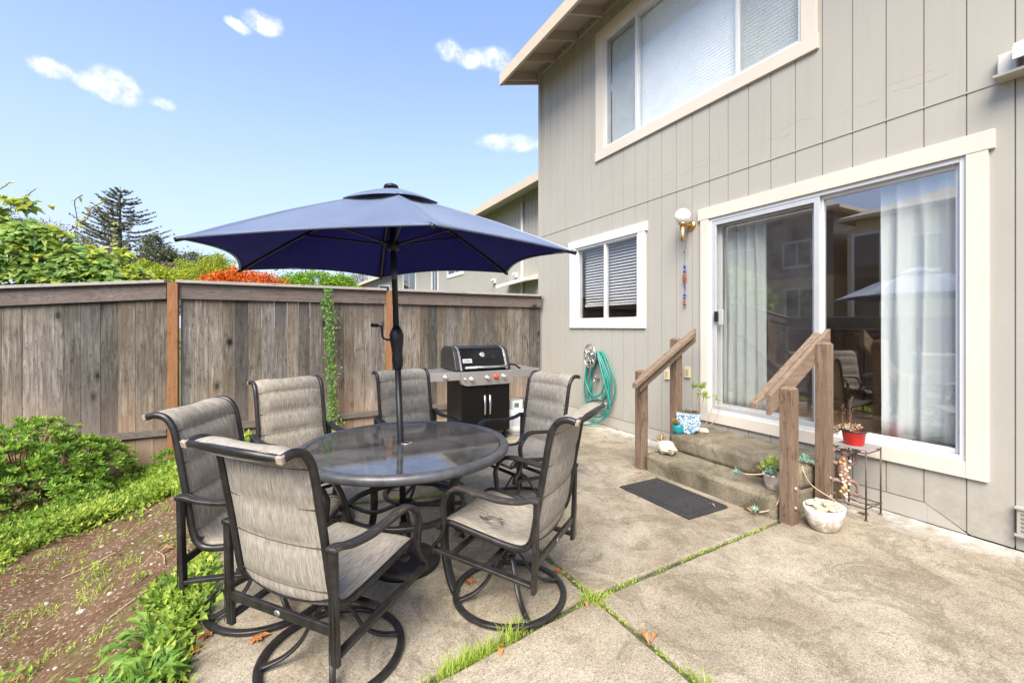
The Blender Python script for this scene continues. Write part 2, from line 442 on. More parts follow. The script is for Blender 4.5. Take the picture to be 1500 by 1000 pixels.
# thin bright veil that thickens towards the horizon
elev = t.math('MAXIMUM', sep.outputs[2], 0.0)
veil = t.math('MULTIPLY', t.math('POWER', t.math('SUBTRACT', 1.0, elev), 2.3), VEIL)
skyc = t.mix(veil, t.mix(1.0, sky.outputs[0], SKYT, 'MULTIPLY'), VEILC)
nz = t.n('ShaderNodeTexNoise'); nz.inputs['Scale'].default_value = 14; nz.inputs['Detail'].default_value = 6; nz.inputs['Roughness'].default_value = .6
t.l(dirv, nz.inputs['Vector'])
sub = t.n('ShaderNodeVectorMath', operation='SUBTRACT'); t.l(nz.outputs['Color'], sub.inputs[0]); sub.inputs[1].default_value = (.5, .5, .5)
scl = t.n('ShaderNodeVectorMath', operation='SCALE'); t.l(sub.outputs[0], scl.inputs[0]); scl.inputs['Scale'].default_value = .035
wd = t.n('ShaderNodeVectorMath', operation='ADD'); t.l(dirv, wd.inputs[0]); t.l(scl.outputs[0], wd.inputs[1])
CL = [((-0.2874, 0.8808, 0.3764), (0.932, 0.143, 0.334), (0.119, -0.365, 0.923), 0.026, 0.0145, 1),
 ((-0.2405, 0.897, 0.370), (0.951, 0.096, 0.295), (0.097, -0.375, 0.922), 0.032, 0.0150, 1),
 ((-0.219, 0.898, 0.378), (0.951, 0.096, 0.295), (0.097, -0.375, 0.922), 0.030, 0.024, 1),
 ((-0.165, 0.915, 0.3681), (0.964, 0.061, 0.259), (0.066, -0.366, 0.928), 0.018, 0.0084, .5),
 ((-0.0554, 0.8621, 0.5037), (0.962, -0.099, 0.254), (0.033, -0.508, 0.861), 0.0206, 0.0118, .9),
 ((-0.0174, 0.8553, 0.5178), (0.963, -0.141, 0.232), (0.011, -0.525, 0.851), 0.0323, 0.0187, 1),
 ((0.3007, 0.7932, 0.5295), (0.914, -0.403, 0.05), (-0.19, -0.502, 0.844), 0.0367, 0.0176, .75),
 ((0.3548, 0.776, 0.5215), (0.891, -0.453, 0.015), (-0.221, -0.483, 0.847), 0.0559, 0.0224, .9),
 ((0.4349, 0.8128, 0.3875), (0.865, -0.501, -0.013), (-0.187, -0.35, 0.918), 0.0719, 0.0198, .7),
 ((-.55, .3, .62), (.5, .85, 0.02), (-.5, .3, .8), .16, .07, .9), ((-.75, -.35, .5), (.4, -.9, 0.02), (-.4, -.2, .85), .2, .08, .9)]
tot = None
for c, u, v_, a, b_, amp in CL:
    d1 = t.n('ShaderNodeVectorMath', operation='SUBTRACT'); t.l(wd.outputs[0], d1.inputs[0]); d1.inputs[1].default_value = c
    us = t.n('ShaderNodeVectorMath', operation='DOT_PRODUCT'); t.l(d1.outputs[0], us.inputs[0]); us.inputs[1].default_value = tuple(q / a for q in u)
    vs = t.n('ShaderNodeVectorMath', operation='DOT_PRODUCT'); t.l(d1.outputs[0], vs.inputs[0]); vs.inputs[1].default_value = tuple(q / b_ for q in v_)
    r2 = t.math('ADD', t.math('MULTIPLY', us.outputs['Value'], us.outputs['Value']), t.math('MULTIPLY', vs.outputs['Value'], vs.outputs['Value']))
    ln = t.n('ShaderNodeVectorMath', operation='LENGTH'); t.l(d1.outputs[0], ln.inputs[0])
    near = t.math('LESS_THAN', ln.outputs['Value'], .6)
    k = t.math('MULTIPLY', t.math('MULTIPLY', t.math('SUBTRACT', 1.25, r2, clamp=True), amp), near)
    tot = k if tot is None else t.math('MAXIMUM', tot, k)
nz2 = t.n('ShaderNodeTexNoise'); nz2.inputs['Scale'].default_value = 34; nz2.inputs['Detail'].default_value = 8; nz2.inputs['Roughness'].default_value = .62; t.l(dirv, nz2.inputs['Vector'])
tot = t.math('MULTIPLY', tot, t.math('ADD', t.math('MULTIPLY', nz2.outputs['Fac'], 2.8), -.45))
dens = t.n('ShaderNodeMapRange', interpolation_type='SMOOTHSTEP'); t.l(tot, dens.inputs[0])
dens.inputs[1].default_value = 0.0; dens.inputs[2].default_value = 1.25
fin = t.mix(t.math('MULTIPLY', dens.outputs[0], .9), skyc, t.mix(t.ramp(nz2.outputs['Fac'], [(.35, 0.0), (.6, 1.0)]), (3.1, 3.3, 3.75), CLOUDC))
t.l(fin, bg.inputs['Color']); bg.inputs['Strength'].default_value = SKYS

sd = bpy.data.lights.new('sun', 'SUN'); sd.energy = SUNE; sd.angle = rad(40); sd.color = (1, .93, .80)
so = bpy.data.objects.new('sun', sd); C.objects.link(so)
sdir = V((math.sin(SUN_AZ) * math.cos(SUN_EL), math.cos(SUN_AZ) * math.cos(SUN_EL), math.sin(SUN_EL)))
so.location = sdir * 30; so.rotation_euler = sdir.to_track_quat('Z', 'Y').to_euler()

cam = bpy.data.cameras.new('camera'); co_ = bpy.data.objects.new('camera', cam); C.objects.link(co_)
cam.sensor_width = 36; cam.lens = 36 * 640 / 1500; cam.clip_end = 1500; cam.clip_start = .05
cam.shift_y = -22 / 1500
co_.location = (0, 0, 1.42); co_.rotation_euler = (rad(90), 0, rad(-28.327))
sc.camera = co_

# ------------------------------------------------------------------ ground and patio
def sstep(a, b, x):
    q = max(0, min(1, (x - a) / (b - a))); return q * q * (3 - 2 * q)
def gz(x, y):
    g = -.025 - .30 * sstep(0, 1.0, -.36 - x)
    b = -.03 - .29 * sstep(6.7, 8.0, y)
    z = min(g, b) if y > 6.6 else g
    if x < -.36 and -1 < y < 7: z += .022 * noise.noise(V((x * 3, y * 3, 0))) * min(1, (-.36 - x) * 5) + .008 * noise.noise(V((x * 17, y * 17, 3))) * min(1, (-.36 - x) * 5)
    return z
def frange(a, b, s):
    n = max(1, round((b - a) / s)); return [a + (b - a) * i / n for i in range(n)]
xs = [-600, -200, -80, -40, -20, -12, -8] + frange(-6, -.3, .05) + [-.3, 0, 2, 4.5, 8, 15, 30, 80, 200, 600]
ys = [-600, -200, -60, -20, -8, -3] + frange(-1, 8.2, .06) + [8.2, 10, 14, 20, 40, 80, 200, 600]
g = MB(); g.smooth = True
pts = [(x, y, gz(x, y)) for y in ys for x in xs]; nx = len(xs)
g.add(pts, [(j * nx + i, j * nx + i + 1, (j + 1) * nx + i + 1, (j + 1) * nx + i) for j in range(len(ys) - 1) for i in range(nx - 1)])
def ground_mat():
    m, nt, b = new_mat('garden_soil'); t = NT(nt); co = t.coord()
    n1 = t.noise(co, 3, 6, .65); n2 = t.noise(co, 45, 5, .7); n3 = t.noise(co, 1.3, 5, .6, .4)
    vc = t.voro(co, 75, out='Color'); sp = t.n('ShaderNodeSeparateColor'); t.l(vc, sp.inputs[0])
    col = t.ramp(n2, [(.3, (.052, .029, .015)), (.5, (.122, .068, .036)), (.7, (.21, .128, .072))])
    col = t.mix(t.ramp(n1, [(.4, 0.0), (.7, .6)]), col, (.20, .13, .085))
    col = t.mix(t.ramp(sp.outputs[0], [(.90, 0.0), (.93, .85)]), col, (.36, .28, .20))
    col = t.mix(t.math('MULTIPLY', t.ramp(n3, [(.5, 0.0), (.62, 1.0)]), t.ramp(n2, [(.4, 0.0), (.6, .7)])), col, (.10, .12, .03))
    x = t.n('ShaderNodeSeparateXYZ'); t.l(co, x.inputs[0])
    far = t.math('GREATER_THAN', x.outputs[1], 8.5)
    col = t.mix(far, col, t.ramp(n1, [(.3, (.07, .11, .03)), (.7, (.16, .17, .07))]))
    t.l(col, b.inputs['Base Color']); b.inputs['Roughness'].default_value = .95; b.inputs['Specular IOR Level'].default_value = .15
    t.l(t.bump(t.math('ADD', n2, sp.outputs[0]), .8, .012), b.inputs['Normal'])
    return m
tag(g.build('ground', ground_mat()), kind='structure')
# joints: soil and moss in the gaps
jm = pmat('joint_moss', (.075, .085, .03), .95, var=.6, vs=30, bump=.8, bs=90, bd=.01)
j = MB(); j.box(-.33, 4.14, -2.5, 6.44, -.09, -.016)
tag(j.build('soil', jm), kind='structure')
def ragged(poly, step=.05, amp=.006, seed=0):
    out = []
    n = len(poly)
    for i in range(n):
        a, b = V(poly[i]), V(poly[(i + 1) % n]); L = (b - a).length; k = max(1, int(L / step)); nn = V((-(b - a).y, (b - a).x)).normalized()
        for q in range(k):
            p = a + (b - a) * q / k
            out.append(p + nn * (noise.noise(V((p.x * 9, p.y * 9, seed))) * amp + noise.noise(V((p.x * 31, p.y * 31, seed + 5))) * amp * .6))
    return [(p.x, p.y) for p in out]
SL = [[(-.34, -2.5), (1.478, -2.5), (1.452, 1.80), (.53, 1.675), (-.30, 1.555)],
      [(1.512, -2.5), (4.146, -2.5), (4.146, 1.90), (3.14, 1.865), (1.486, 1.80)],
      [(-.30, 1.60), (.53, 1.72), (1.445, 1.842), (1.45, 3.44), (.4, 3.71), (-.36, 3.86)],
      [(1.482, 1.845), (3.14, 1.895), (4.146, 1.93), (4.146, 3.92), (1.49, 3.945)],
      [(-.38, 3.90), (.4, 3.76), (1.45, 3.49), (1.46, 6.42), (-.3, 6.42)],
      [(1.49, 3.953), (4.146, 3.928), (4.146, 6.42), (1.486, 6.42)]]
for i, p in enumerate(SL):
    s_ = MB(); s_.prism(ragged(p, .06, .007, i), -.1, 0.0)
    tag(s_.build('patio_slab', M['patio'], bevel=.008, seg=2), kind='structure')

# ------------------------------------------------------------------ the house
WX = 4.148
OPEN = [(1.13, 3.18, .47, 2.60), (4.20, 5.58, 1.50, 2.65), (2.18, 4.92, 3.94, 5.56)]   # y0,y1,z0,z1
def cells(y0, y1, z0, z1, ops):
    """split a rectangle minus openings"""
    out = [(y0, y1, z0, z1)]
    for a, b, c, d in ops:
        nxt = []
        for (p, q, r, s_) in out:
            if q <= a or p >= b or s_ <= c or r >= d: nxt.append((p, q, r, s_)); continue
            if p < a: nxt.append((p, a, r, s_))
            if q > b: nxt.append((b, q, r, s_))
            m0, m1 = max(p, a), min(q, b)
            if r < c: nxt.append((m0, m1, r, c))
            if s_ > d: nxt.append((m0, m1, d, s_))
        out = nxt
    return out
HY = 6.64
house = thing('townhouse', 'two-storey beige townhouse with vertical grooved siding, cream trim and sliding patio door', 'house', (6.5, 2, 0))
wl = MB(); wl.cur = 1
for (a, b, c, d) in cells(-3.0, HY - .01, .02, 5.96, OPEN): wl.box(WX + .007, WX + .15, a, b, c, d)
wl.cur = 0
gr = [.93 + .2237 * k for k in range(-18, 26)] + [HY]
gr = [y for y in gr if y > -3.01 and y <= HY]
gr = [-3.0] + gr
def zb(y): return .146 if y >= 1.36 else .008 + .138 * max(0, (y - 1.139) / .221) if y > 1.139 else .006
for i in range(len(gr) - 1):
    a, b = gr[i] + .004, gr[i + 1] - .004
    if b - a < .02: continue
    for (z0, z1) in ((.0, 3.004), (3.018, 5.97)):
        for (p, q, r, s_) in cells(a, b, z0, z1, OPEN):
            if r == .0:
                za, zb_ = zb(p), zb(q)
                wl.hexa([(WX, p, za), (WX + .009, p, za), (WX + .009, q, zb_), (WX, q, zb_), (WX, p, s_), (WX + .009, p, s_), (WX + .009, q, s_), (WX, q, s_)])
            else: wl.box(WX, WX + .009, p, q, r, s_)
wl.cur = 0
wl.box(WX - .006, WX + .009, -3.0, HY, 3.005, 3.0165)       # metal flashing lip
wl.box(WX + .15, 10.5, HY - .12, HY - .001, 0, 5.95); wl.box(10.35, 10.5, -3, HY - .13, 0, 5.95); wl.box(WX + .15, 10.34, -3, -2.88, 0, 5.95)
wl.box(WX - .018, WX + .03, HY + .001, HY + .03, .02, 5.9); wl.box(WX - .018, WX - .003, HY - .05, HY - .0005, .02, 5.9)    # corner board
wl.build('wall', [M['siding'], M['groove']], house)
sk = MB()
sk.box(WX + .0035, WX + .0065, 1.36, HY - .06, 0, .1385)
sk.hexa([(WX + .0035, 1.15, 0), (WX + .0065, 1.15, 0), (WX + .0065, 1.3595, 0), (WX + .0035, 1.3595, 0), (WX + .0035, 1.15, .004), (WX + .0065, 1.15, .004), (WX + .0065, 1.3595, .137), (WX + .0035, 1.3595, .137)])
sk.build('skirt_board', M['skirt'], house, bevel=.002)
rf = MB()                                                    # roof slab, sloping up to the ridge
ex, ridge = 3.50, 7.3
def rz_(x): return 5.80 + (min(x, 2 * ridge - x) - ex) * .27
for (xa, xb) in ((ex, ridge), (ridge, 11.1)):
    rf.hexa([(xa, -3.4, rz_(xa) + .06), (xb, -3.4, rz_(xb) + .06), (xb, 6.86, rz_(xb) + .06), (xa, 6.86, rz_(xa) + .06),
             (xa, -3.4, rz_(xa) + .12), (xb, -3.4, rz_(xb) + .12), (xb, 6.86, rz_(xb) + .12), (xa, 6.86, rz_(xa) + .12)])
roof = rf.build('roof', M['shingle'], house)
sf = MB(); sf.hexa([(ex, -3.4, rz_(ex) + .03), (WX + .3, -3.4, rz_(WX + .3) + .03), (WX + .3, 6.84, rz_(WX + .3) + .03), (ex, 6.84, rz_(ex) + .03),
                    (ex, -3.4, rz_(ex) + .057), (WX + .3, -3.4, rz_(WX + .3) + .057), (WX + .3, 6.84, rz_(WX + .3) + .057), (ex, 6.84, rz_(ex) + .057)])
sf.build('soffit', M['soffit'], roof)
fs = MB(); fs.box(ex - .045, ex - .001, -3.4, 6.88, 5.66, 5.86); fs.build('fascia', M['fascia'], roof, bevel=.004)
rk = MB(); rk.hexa([(ex, 6.862, 5.68), (ridge, 6.862, 5.68 + (ridge - ex) * .27), (ridge, 6.90, 5.68 + (ridge - ex) * .27), (ex, 6.90, 5.68),
                    (ex, 6.862, 5.86), (ridge, 6.862, 5.86 + (ridge - ex) * .27), (ridge, 6.90, 5.86 + (ridge - ex) * .27), (ex, 6.90, 5.86)])
rk.build('rake_board', M['fascia'], roof, bevel=.004)
raf = None
for k in range(8):
    y = 6.74 - k * .61
    if raf is None:
        r_ = MB(); r_.hexa([(ex, 6.72, rz_(ex) - .11), (WX - .002, 6.72, rz_(WX) - .11), (WX - .002, 6.76, rz_(WX) - .11), (ex, 6.76, rz_(ex) - .11),
                            (ex, 6.72, rz_(ex) + .028), (WX - .002, 6.72, rz_(WX) + .028), (WX - .002, 6.76, rz_(WX) + .028), (ex, 6.76, rz_(ex) + .028)])
        raf = r_.build('rafter', M['soffit'], roof)
    else:
        q = raf.copy(); C.objects.link(q); q.parent = roof; q.location.y = -k * .61
# blocking with round vent holes
bl = MB(); bl.box(WX - .03, WX - .001, 2.0, 6.62, 5.88, 6.0)
bl.build('vent_blocking', M['soffit'], roof)
for k in range(6):
    for q in range(3):
        y = 6.44 - k * .61 + (q - 1) * .13
        if k > 5: continue
        vh = MB(); vh.lathe([(.022, 0), (.022, .004), (.017, .004), (.017, .0015)], 14, (WX - .030, y, 5.93), (-1, 0, 0)); vh.cur = 1
        vh.lathe([(.0165, 0), (.0165, .002), (0, .002)], 14, (WX - .030, y, 5.93), (-1, 0, 0))
        vh.build('vent_hole', [M['soffit'], M['screen']], roof)

def ring(mb, y0, y1, z0, z1, wd, x0, x1):
    mb.box(x0, x1, y0, y0 + wd, z0, z1); mb.box(x0, x1, y1 - wd, y1, z0, z1)
    mb.box(x0, x1, y0 + wd, y1 - wd, z0, z0 + wd); mb.box(x0, x1, y0 + wd, y1 - wd, z1 - wd, z1)
def casing(name, y0, y1, z0, z1, oy0, oy1, oz0, oz1, mat, ears=.03, lab=None, ear_top=True, ear_bot=False):
    m = MB(); xa, xb = WX - .026, WX + .004
    eb = ears if ear_bot else 0
    et = ears if ear_top else 0
    m.box(xa, xb, y0, oy0, oz0 + .0005 if eb else z0, oz1); m.box(xa, xb, oy1, y1, oz0 + .0005 if eb else z0, oz1)
    m.box(xa - .003, xb, y0 - et, y1 + et, oz1 + .0005, z1)
    if eb: m.box(xa - .003, xb, y0 - eb, y1 + eb, z0, oz0)
    else: m.box(xa, xb, oy0 + .0005, oy1 - .0005, z0, oz0)
    o = m.build(name, mat, house, bevel=.003); 
    if lab: o['label'] = lab
    return o
# sliding door
door = casing('sliding_door', 1.045, 3.265, .39, 2.712, 1.152, 3.164, .50, 2.585, M['trim'])
f = MB(); ring(f, 1.1525, 3.1635, .5005, 2.5845, .034, WX - .01, WX + .12); f.box(WX + .0, WX + .115, 2.085, 2.115, .535, 2.55)
f.build('door_frame', M['vinyl'], door, bevel=.003)
f = MB(); ring(f, 1.19, 2.084, .536, 2.549, .028, WX + .03, WX + .07); f.build('fixed_panel_frame', M['vinyl'], door, bevel=.003)
f = MB(); f.box(WX + .05, WX + .054, 1.2185, 2.0555, .5645, 2.5205); f.build('pane', M['glass'], door)
f = MB(); ring(f, 2.07, 3.128, .536, 2.549, .045, WX - .006, WX + .022); f.build('screen_frame', M['alu'], door, bevel=.003)
f = MB(); ring(f, 2.118, 3.128, .537, 2.548, .05, WX + .075, WX + .11); f.build('sash_frame', M['vinyl'], door, bevel=.003)
f = MB(); f.box(WX + .09, WX + .094, 2.1685, 3.0775, .5875, 2.4975); f.build('pane', M['glass'], door)
f = MB(); f.box(WX + .007, WX + .0085, 2.1155, 3.0825, .5815, 2.5035); f.build('insect_screen', M['mesh'], door)
f = MB(); f.box(WX - .035, WX - .007, 3.045, 3.085, 1.47, 1.58); f.box(WX - .05, WX - .036, 3.06, 3.075, 1.49, 1.56); f.build('handle', M['metal'], door, bevel=.004)
f = MB(); f.box(WX - .02, WX - .007, 2.99, 3.042, 1.44, 1.60); f.build('latch_plate', M['alu'], door, bevel=.003)
# small window
win = casing('window', 4.09, 5.715, 1.395, 2.755, 4.222, 5.555, 1.515, 2.635, M['white'], ears=.03)
f = MB(); ring(f, 4.2225, 5.5545, 1.5155, 2.6345, .03, WX - .008, WX + .09); f.box(WX - .004, WX + .06, 4.872, 4.908, 1.546, 2.604)
f.build('frame', M['vinyl'], win, bevel=.003)
f = MB(); f.box(WX + .03, WX + .034, 4.253, 4.871, 1.547, 2.603); f.box(WX + .03, WX + .034, 4.909, 5.524, 1.547, 2.603); f.build('pane', glass('small_window_glass', (.9, .9, .9), 1.6), win)
f = MB()
for k in range(20):
    z = 2.585 - k * .0425
    f.obox((WX + .135, 4.87, z), (.72, 0, .69), (0, 1, 0), (-.69, 0, .72), .024, .62, .0012)
f.box(WX + .115, WX + .155, 4.25, 5.49, 1.725, 1.75)
for y in (4.45, 4.87, 5.3): f.box(WX + .134, WX + .136, y, y + .003, 1.74, 2.6)
f.build('blind', pmat('white_blind', (.8, .8, .78), .5, var=.03), win)
f = MB(); f.box(WX + .092, WX + .30, 4.18, 5.6, 1.475, 1.498); f.build('sill', M['white'], win)
# upper window
uw = casing('window', 2.085, 5.065, 3.83, 5.70, 2.214, 4.885, 3.965, 5.53, M['trim'], ears=.012, ear_top=False, ear_bot=True)
f = MB(); ring(f, 2.2145, 4.8845, 3.9655, 5.5295, .03, WX - .008, WX + .09)
for y in (2.84, 4.265): f.box(WX - .004, WX + .06, y - .02, y + .02, 3.996, 5.499)
f.build('frame', M['vinyl'], uw, bevel=.003)
f = MB()
for a, b in ((2.245, 2.819), (2.861, 4.244), (4.286, 4.854)): f.box(WX + .03, WX + .034, a, b, 3.997, 5.498)
f.build('pane', M['glass_up'], uw)
for a, b in ((2.247, 2.817), (4.288, 4.852)):
    f = MB(); f.box(WX + .008, WX + .0095, a, b, 3.998, 5.497); f.build('insect_screen', M['mesh'], uw)
f = MB()
for k in range(40):
    z = 5.49 - k * .038
    f.obox((WX + .105, 3.55, z), (.07, 0, 1), (0, 1, 0), (1, 0, -.07), .0215, 1.3, .001)
f.build('blind', pmat('blind_slat', (.80, .84, .84), .5, var=.03), uw)

# interior behind the sliding door
it = MB(); it.box(6.9, 7.0, .5, 3.98, .45, 3.0); it.box(4.31, 8.19, .45, .55, .45, 3.0); it.box(4.31, 8.19, 3.9, 4.0, .45, 3.0); it.box(4.31, 8.19, .56, 3.89, 2.95, 3.0)
it.build('interior_wall', pmat('interior_paint', (.74, .64, .50), .8), house)
it = MB(); it.box(4.31, 8.19, .56, 3.89, .40, .498); it.build('interior_floor', wood_mat('wood_floor', (.28, .17, .10), (.45, .30, .18), (.36, .23, .14), 'y', .1, False, .35), house)
it = MB(); it.box(4.31, 10.3, -2.8, 6.5, 3.05, 3.2); it.build('storey_floor', M['soffit'], house)
cb = thing('kitchen_counter', 'dim brown kitchen counter inside the house behind the sliding glass door', 'counter', (6.6, 2.9, .5))
x = MB()
for k in range(3): x.box(6.2, 6.88, 2.02 + k * .6, 2.60 + k * .6, .52, 1.36)
wd_dark = wood_mat('cabinet_wood', (.20, .11, .05), (.36, .21, .11), (.27, .155, .08), 'z', .1, False, .4)
x.build('cabinet', wd_dark, cb, bevel=.006)
x = MB(); x.box(6.14, 6.89, 1.98, 3.85, 1.37, 1.41); x.build('counter_top', pmat('counter_stone', (.35, .32, .28), .3), cb, bevel=.004)
x = MB()
for k in range(3): x.box(6.17, 6.199, 2.06 + k * .6, 2.56 + k * .6, .58, 1.30)
x.build('cabinet_door', wd_dark, cb, bevel=.01)

def curtain(y0, y1, z0, z1, lab, folds, gather, side):
    m = MB(); m.smooth = True; n = 90; rows = 14; pts = []
    for j_ in range(rows + 1):
        v = j_ / rows
        for i in range(n + 1):
            u = i / n
            wdt = 1 - gather * math.sin(math.pi * min(1, v * 1.05)) * .5
            y = (y0 + (y1 - y0) * u * wdt) if side < 0 else (y1 - (y1 - y0) * u * wdt)
            amp = .028 + .02 * noise.noise(V((u * 3, v, 7)))
            xx = WX + .185 + amp * math.sin(u * folds * 2 * math.pi + 1.2 * noise.noise(V((u * 4, v * 1.5, 3))) * 1.3) + .012 * noise.noise(V((u * 12, v * 3, 1)))
            pts.append((xx, y, z1 + (z0 - z1) * v))
    W_ = n + 1
    m.add(pts, [(a * W_ + b, a * W_ + b + 1, (a + 1) * W_ + b + 1, (a + 1) * W_ + b) for a in range(rows) for b in range(n)])
    cm, nt_, b_ = new_mat('curtain_cloth'); t_ = NT(nt_)
    b_.inputs['Base Color'].default_value = (.86, .92, .93, 1); b_.inputs['Roughness'].default_value = .9
    tr = t_.n('ShaderNodeBsdfTranslucent'); tr.inputs[0].default_value = (.8, .84, .83, 1); mx = t_.n('ShaderNodeMixShader'); mx.inputs[0].default_value = .12
    t_.l(b_.outputs[0], mx.inputs[1]); t_.l(tr.outputs[0], mx.inputs[2]); t_.l(mx.outputs[0], nt_.nodes['Material Output'].inputs[0])
    return single(m, 'curtain', cm, lab, 'curtain', (WX + .235, (y0 + y1) / 2, z1), solid=.003)
curtain(1.18, 1.70, .53, 2.56, 'wide pale curtain behind the right, fixed pane of the sliding door', 3.6, .0, -1)
curtain(2.66, 3.13, .53, 2.54, 'narrow pale curtain behind the screened left panel of the sliding door', 4.4, .0, 1)

# pots on the window sill
for y, r_, h, lab, pl in ((4.44, .045, .06, 'white pot with a dried brown plant on the small window sill', 2), (4.72, .035, .05, 'tiny white pot beside the mullion on the window sill', 0), (5.05, .035, .045, 'small white pot with a thin grey sprig behind the left window pane', 1)):
    t_ = thing('plant_pot', lab, 'plant pot', (WX + .2, y, 1.498), 0, 'pots on the window sill')
    m = MB(); m.smooth = True; m.lathe([(r_ * .7, 0), (r_, h), (r_ * .9, h), (r_ * .85, h - .01), (0, h - .01)], 16, (0, 0, 0)); m.build('pot', M['white'], t_, False)
    if pl:
        m = MB()
        for k in range(14 if pl == 2 else 6):
            a = R.uniform(0, 6.28); m.leaf((0, 0, h - .01), (math.cos(a) * .6, math.sin(a) * .6, R.uniform(.4, 1.2)), (0, 0, 1), R.uniform(.05, .09), .018)
        m.build('foliage', leaf_mat('dry_sprig', (.16, .10, .04), (.30, .22, .10)), t_, False)

# wall lamp
brass = pmat('brass', (.62, .42, .16), .28, 1.0, var=.1)
lamp = thing('wall_lamp', 'brass wall lamp with a round white globe between small window and sliding door', 'wall lamp', (WX, 3.40, 2.56))
m = MB(); m.smooth = True; m.lathe([(.0, .03), (.03, .028), (.055, .012), (.06, 0)][::-1], 24, (0, 0, 0), (-1, 0, 0)); m.build('back_plate', brass, lamp, False)
m = MB(); m.smooth = True; m.tube([(-.02, 0, 0), (-.06, 0, .0), (-.10, 0, -.005), (-.145, 0, 0)], .014, 10); m.tube([(-.145, 0, -.19), (-.145, 0, -.18), (-.145, 0, .0)], 0, 12, [.018, .024, .03]); m.lathe([(.03, -.012), (.045, .0), (.05, .012), (.03, .016)], 20, (-.145, 0, .0)); m.build('arm', brass, lamp, False)
gm = pmat('opal_glass', (.86, .84, .79), .2, var=.02); 
m = MB(); m.smooth = True; m.blob((-.145, 0, .092), .086, 28, 16); m.build('globe', gm, lamp, False)

# hanging bead ornament
orn = thing('bead_ornament', 'blue and red-brown bead string hanging on the wall below the brass lamp', 'ornament', (WX - .03, 3.47, 2.28))
m = MB(); m.tube([(0, -.06, .28), (0, -.0, .0), (0, 0, -.62)], .0015, 5); m.tube(smooth_path([(0, 0, 0), (0, .012, -.012), (0, .004, -.024)]), .003, 5); m.build('string', M['metal'], orn, False)
blu = pmat('blue_bead', (.05, .07, .35), .25); rus = pmat('rust_bead', (.28, .07, .03), .5)
m = MB(); m.smooth = True
for z, s_ in ((-.17, .013), (-.185, .014), (-.23, .02), (-.40, .010), (-.42, .012), (-.50, .018), (-.53, .014)): m.blob((R.uniform(-.004, .004), R.uniform(-.006, .006), z), s_, 10, 6, sc=(.6, 1.2, 1))
m.build('blue_bead', blu, orn, False)
m = MB(); m.smooth = True
for z, s_ in ((-.27, .02), (-.29, .024), (-.31, .026), (-.335, .022), (-.36, .014), (-.58, .016), (-.605, .02)): 
    m.blob((0, 0, z), s_, 10, 6, sc=(.5, 1.1, .8), jit=.2, seed=z * 9)
m.build('rust_bead', rus, orn, False)

# outlet covers
for y, z, lab in ((3.743, .844, 'ivory outlet box low on the siding beside the left handrail'), (3.446, .896, 'ivory outlet cover half hidden behind the left rear handrail post')):
    m = MB(); m.box(WX - .02, WX - .001, y - .036, y + .036, z - .06, z + .06); m.cur = 1; m.box(WX - .024, WX - .0205, y - .018, y + .018, z - .035, z + .035)
    single(m, 'outlet_cover', [pmat('ivory_plastic', (.62, .52, .33), .4), pmat('outlet_face', (.42, .34, .2), .5)], lab, 'outlet', (WX, y, z), bevel=.004)
m = MB(); m.box(WX - .05, WX - .001, .70, .925, .27, .285); m.box(WX - .04, WX - .001, .71, .915, .115, .269); m.box(WX - .05, WX - .001, .70, .925, .10, .1145)
m.cur = 1
for k in range(5): m.box(WX - .044, WX - .0405, .73, .895, .135 + k * .026, .147 + k * .026)
single(m, 'wall_vent', [M['siding'], M['groove']], 'small beige vent box low on the wall at the right edge', 'vent', (WX, .8, .19), bevel=.003)
t_ = thing('wall_light_box', 'white wall fixture with a clear side box on a small ledge above the sliding door', 'wall fixture', (WX, .8, 3.08))
m = MB(); m.box(-.055, -.001, .11, .196, -.055, .085); m.build('clear_box', pmat('frosted_plastic', (.60, .58, .52), .2, var=.05), t_, False, bevel=.006)
m = MB(); m.smooth = False
pp = smooth_path([(-.001, 0, .10), (-.10, 0, .095), (-.15, 0, .06), (-.16, 0, -.02)], 5)
m.sweep([(p.x, 0, p.z) for p in pp], [(-.32, -.006), (.105, -.006), (.105, .006), (-.32, .006)], up=(0, 1, 0)); m.build('hood', M['white'], t_, False)
m = MB(); m.box(-.13, -.001, -.30, .20, -.085, -.065); m.build('ledge', M['siding'], t_, False, bevel=.004)

# garden hose on its medallion hanger, tap
t_ = thing('hose_hanger', 'round openwork silver medallion hose hanger on the siding under the small window', 'hose hanger', (WX, 5.03, .99))
sil = pmat('cast_aluminium', (.42, .41, .39), .35, .8, var=.3, vs=40)
m = MB(); m.smooth = True
m.tube(circle((0, 0, 0), .135, 40), .009, 8, closed=True); m.tube(circle((0, 0, 0), .04, 20), .007, 6, closed=True)
for k in range(8):
    a = k * math.pi / 4
    m.tube(smooth_path([(.03 * math.cos(a), .03 * math.sin(a), 0), (.08 * math.cos(a + .35), .08 * math.sin(a + .35), .006), (.135 * math.cos(a + .15), .135 * math.sin(a + .15), 0)], 4), .0065, 6)
    m.tube(smooth_path([(.05 * math.cos(a + .4), .05 * math.sin(a + .4), 0), (.09 * math.cos(a + .1), .09 * math.sin(a + .1), .004), (.12 * math.cos(a + .55), .12 * math.sin(a + .55), 0)], 4), .005, 6)
m.v = [(-.16 - z, -x * .95, y * 1.25) for x, y, z in m.v]; m.build('medallion', sil, t_, False)
m = MB(); m.box(-.15, -.002, -.05, .05, -.06, -.03); m.smooth = True; m.lathe([(.07, 0), (.07, .15)], 16, (-.005, 0, 0), (-1, 0, 0)); m.build('bracket', sil, t_, False)
hose = MB(); hose.smooth = True
pth = []
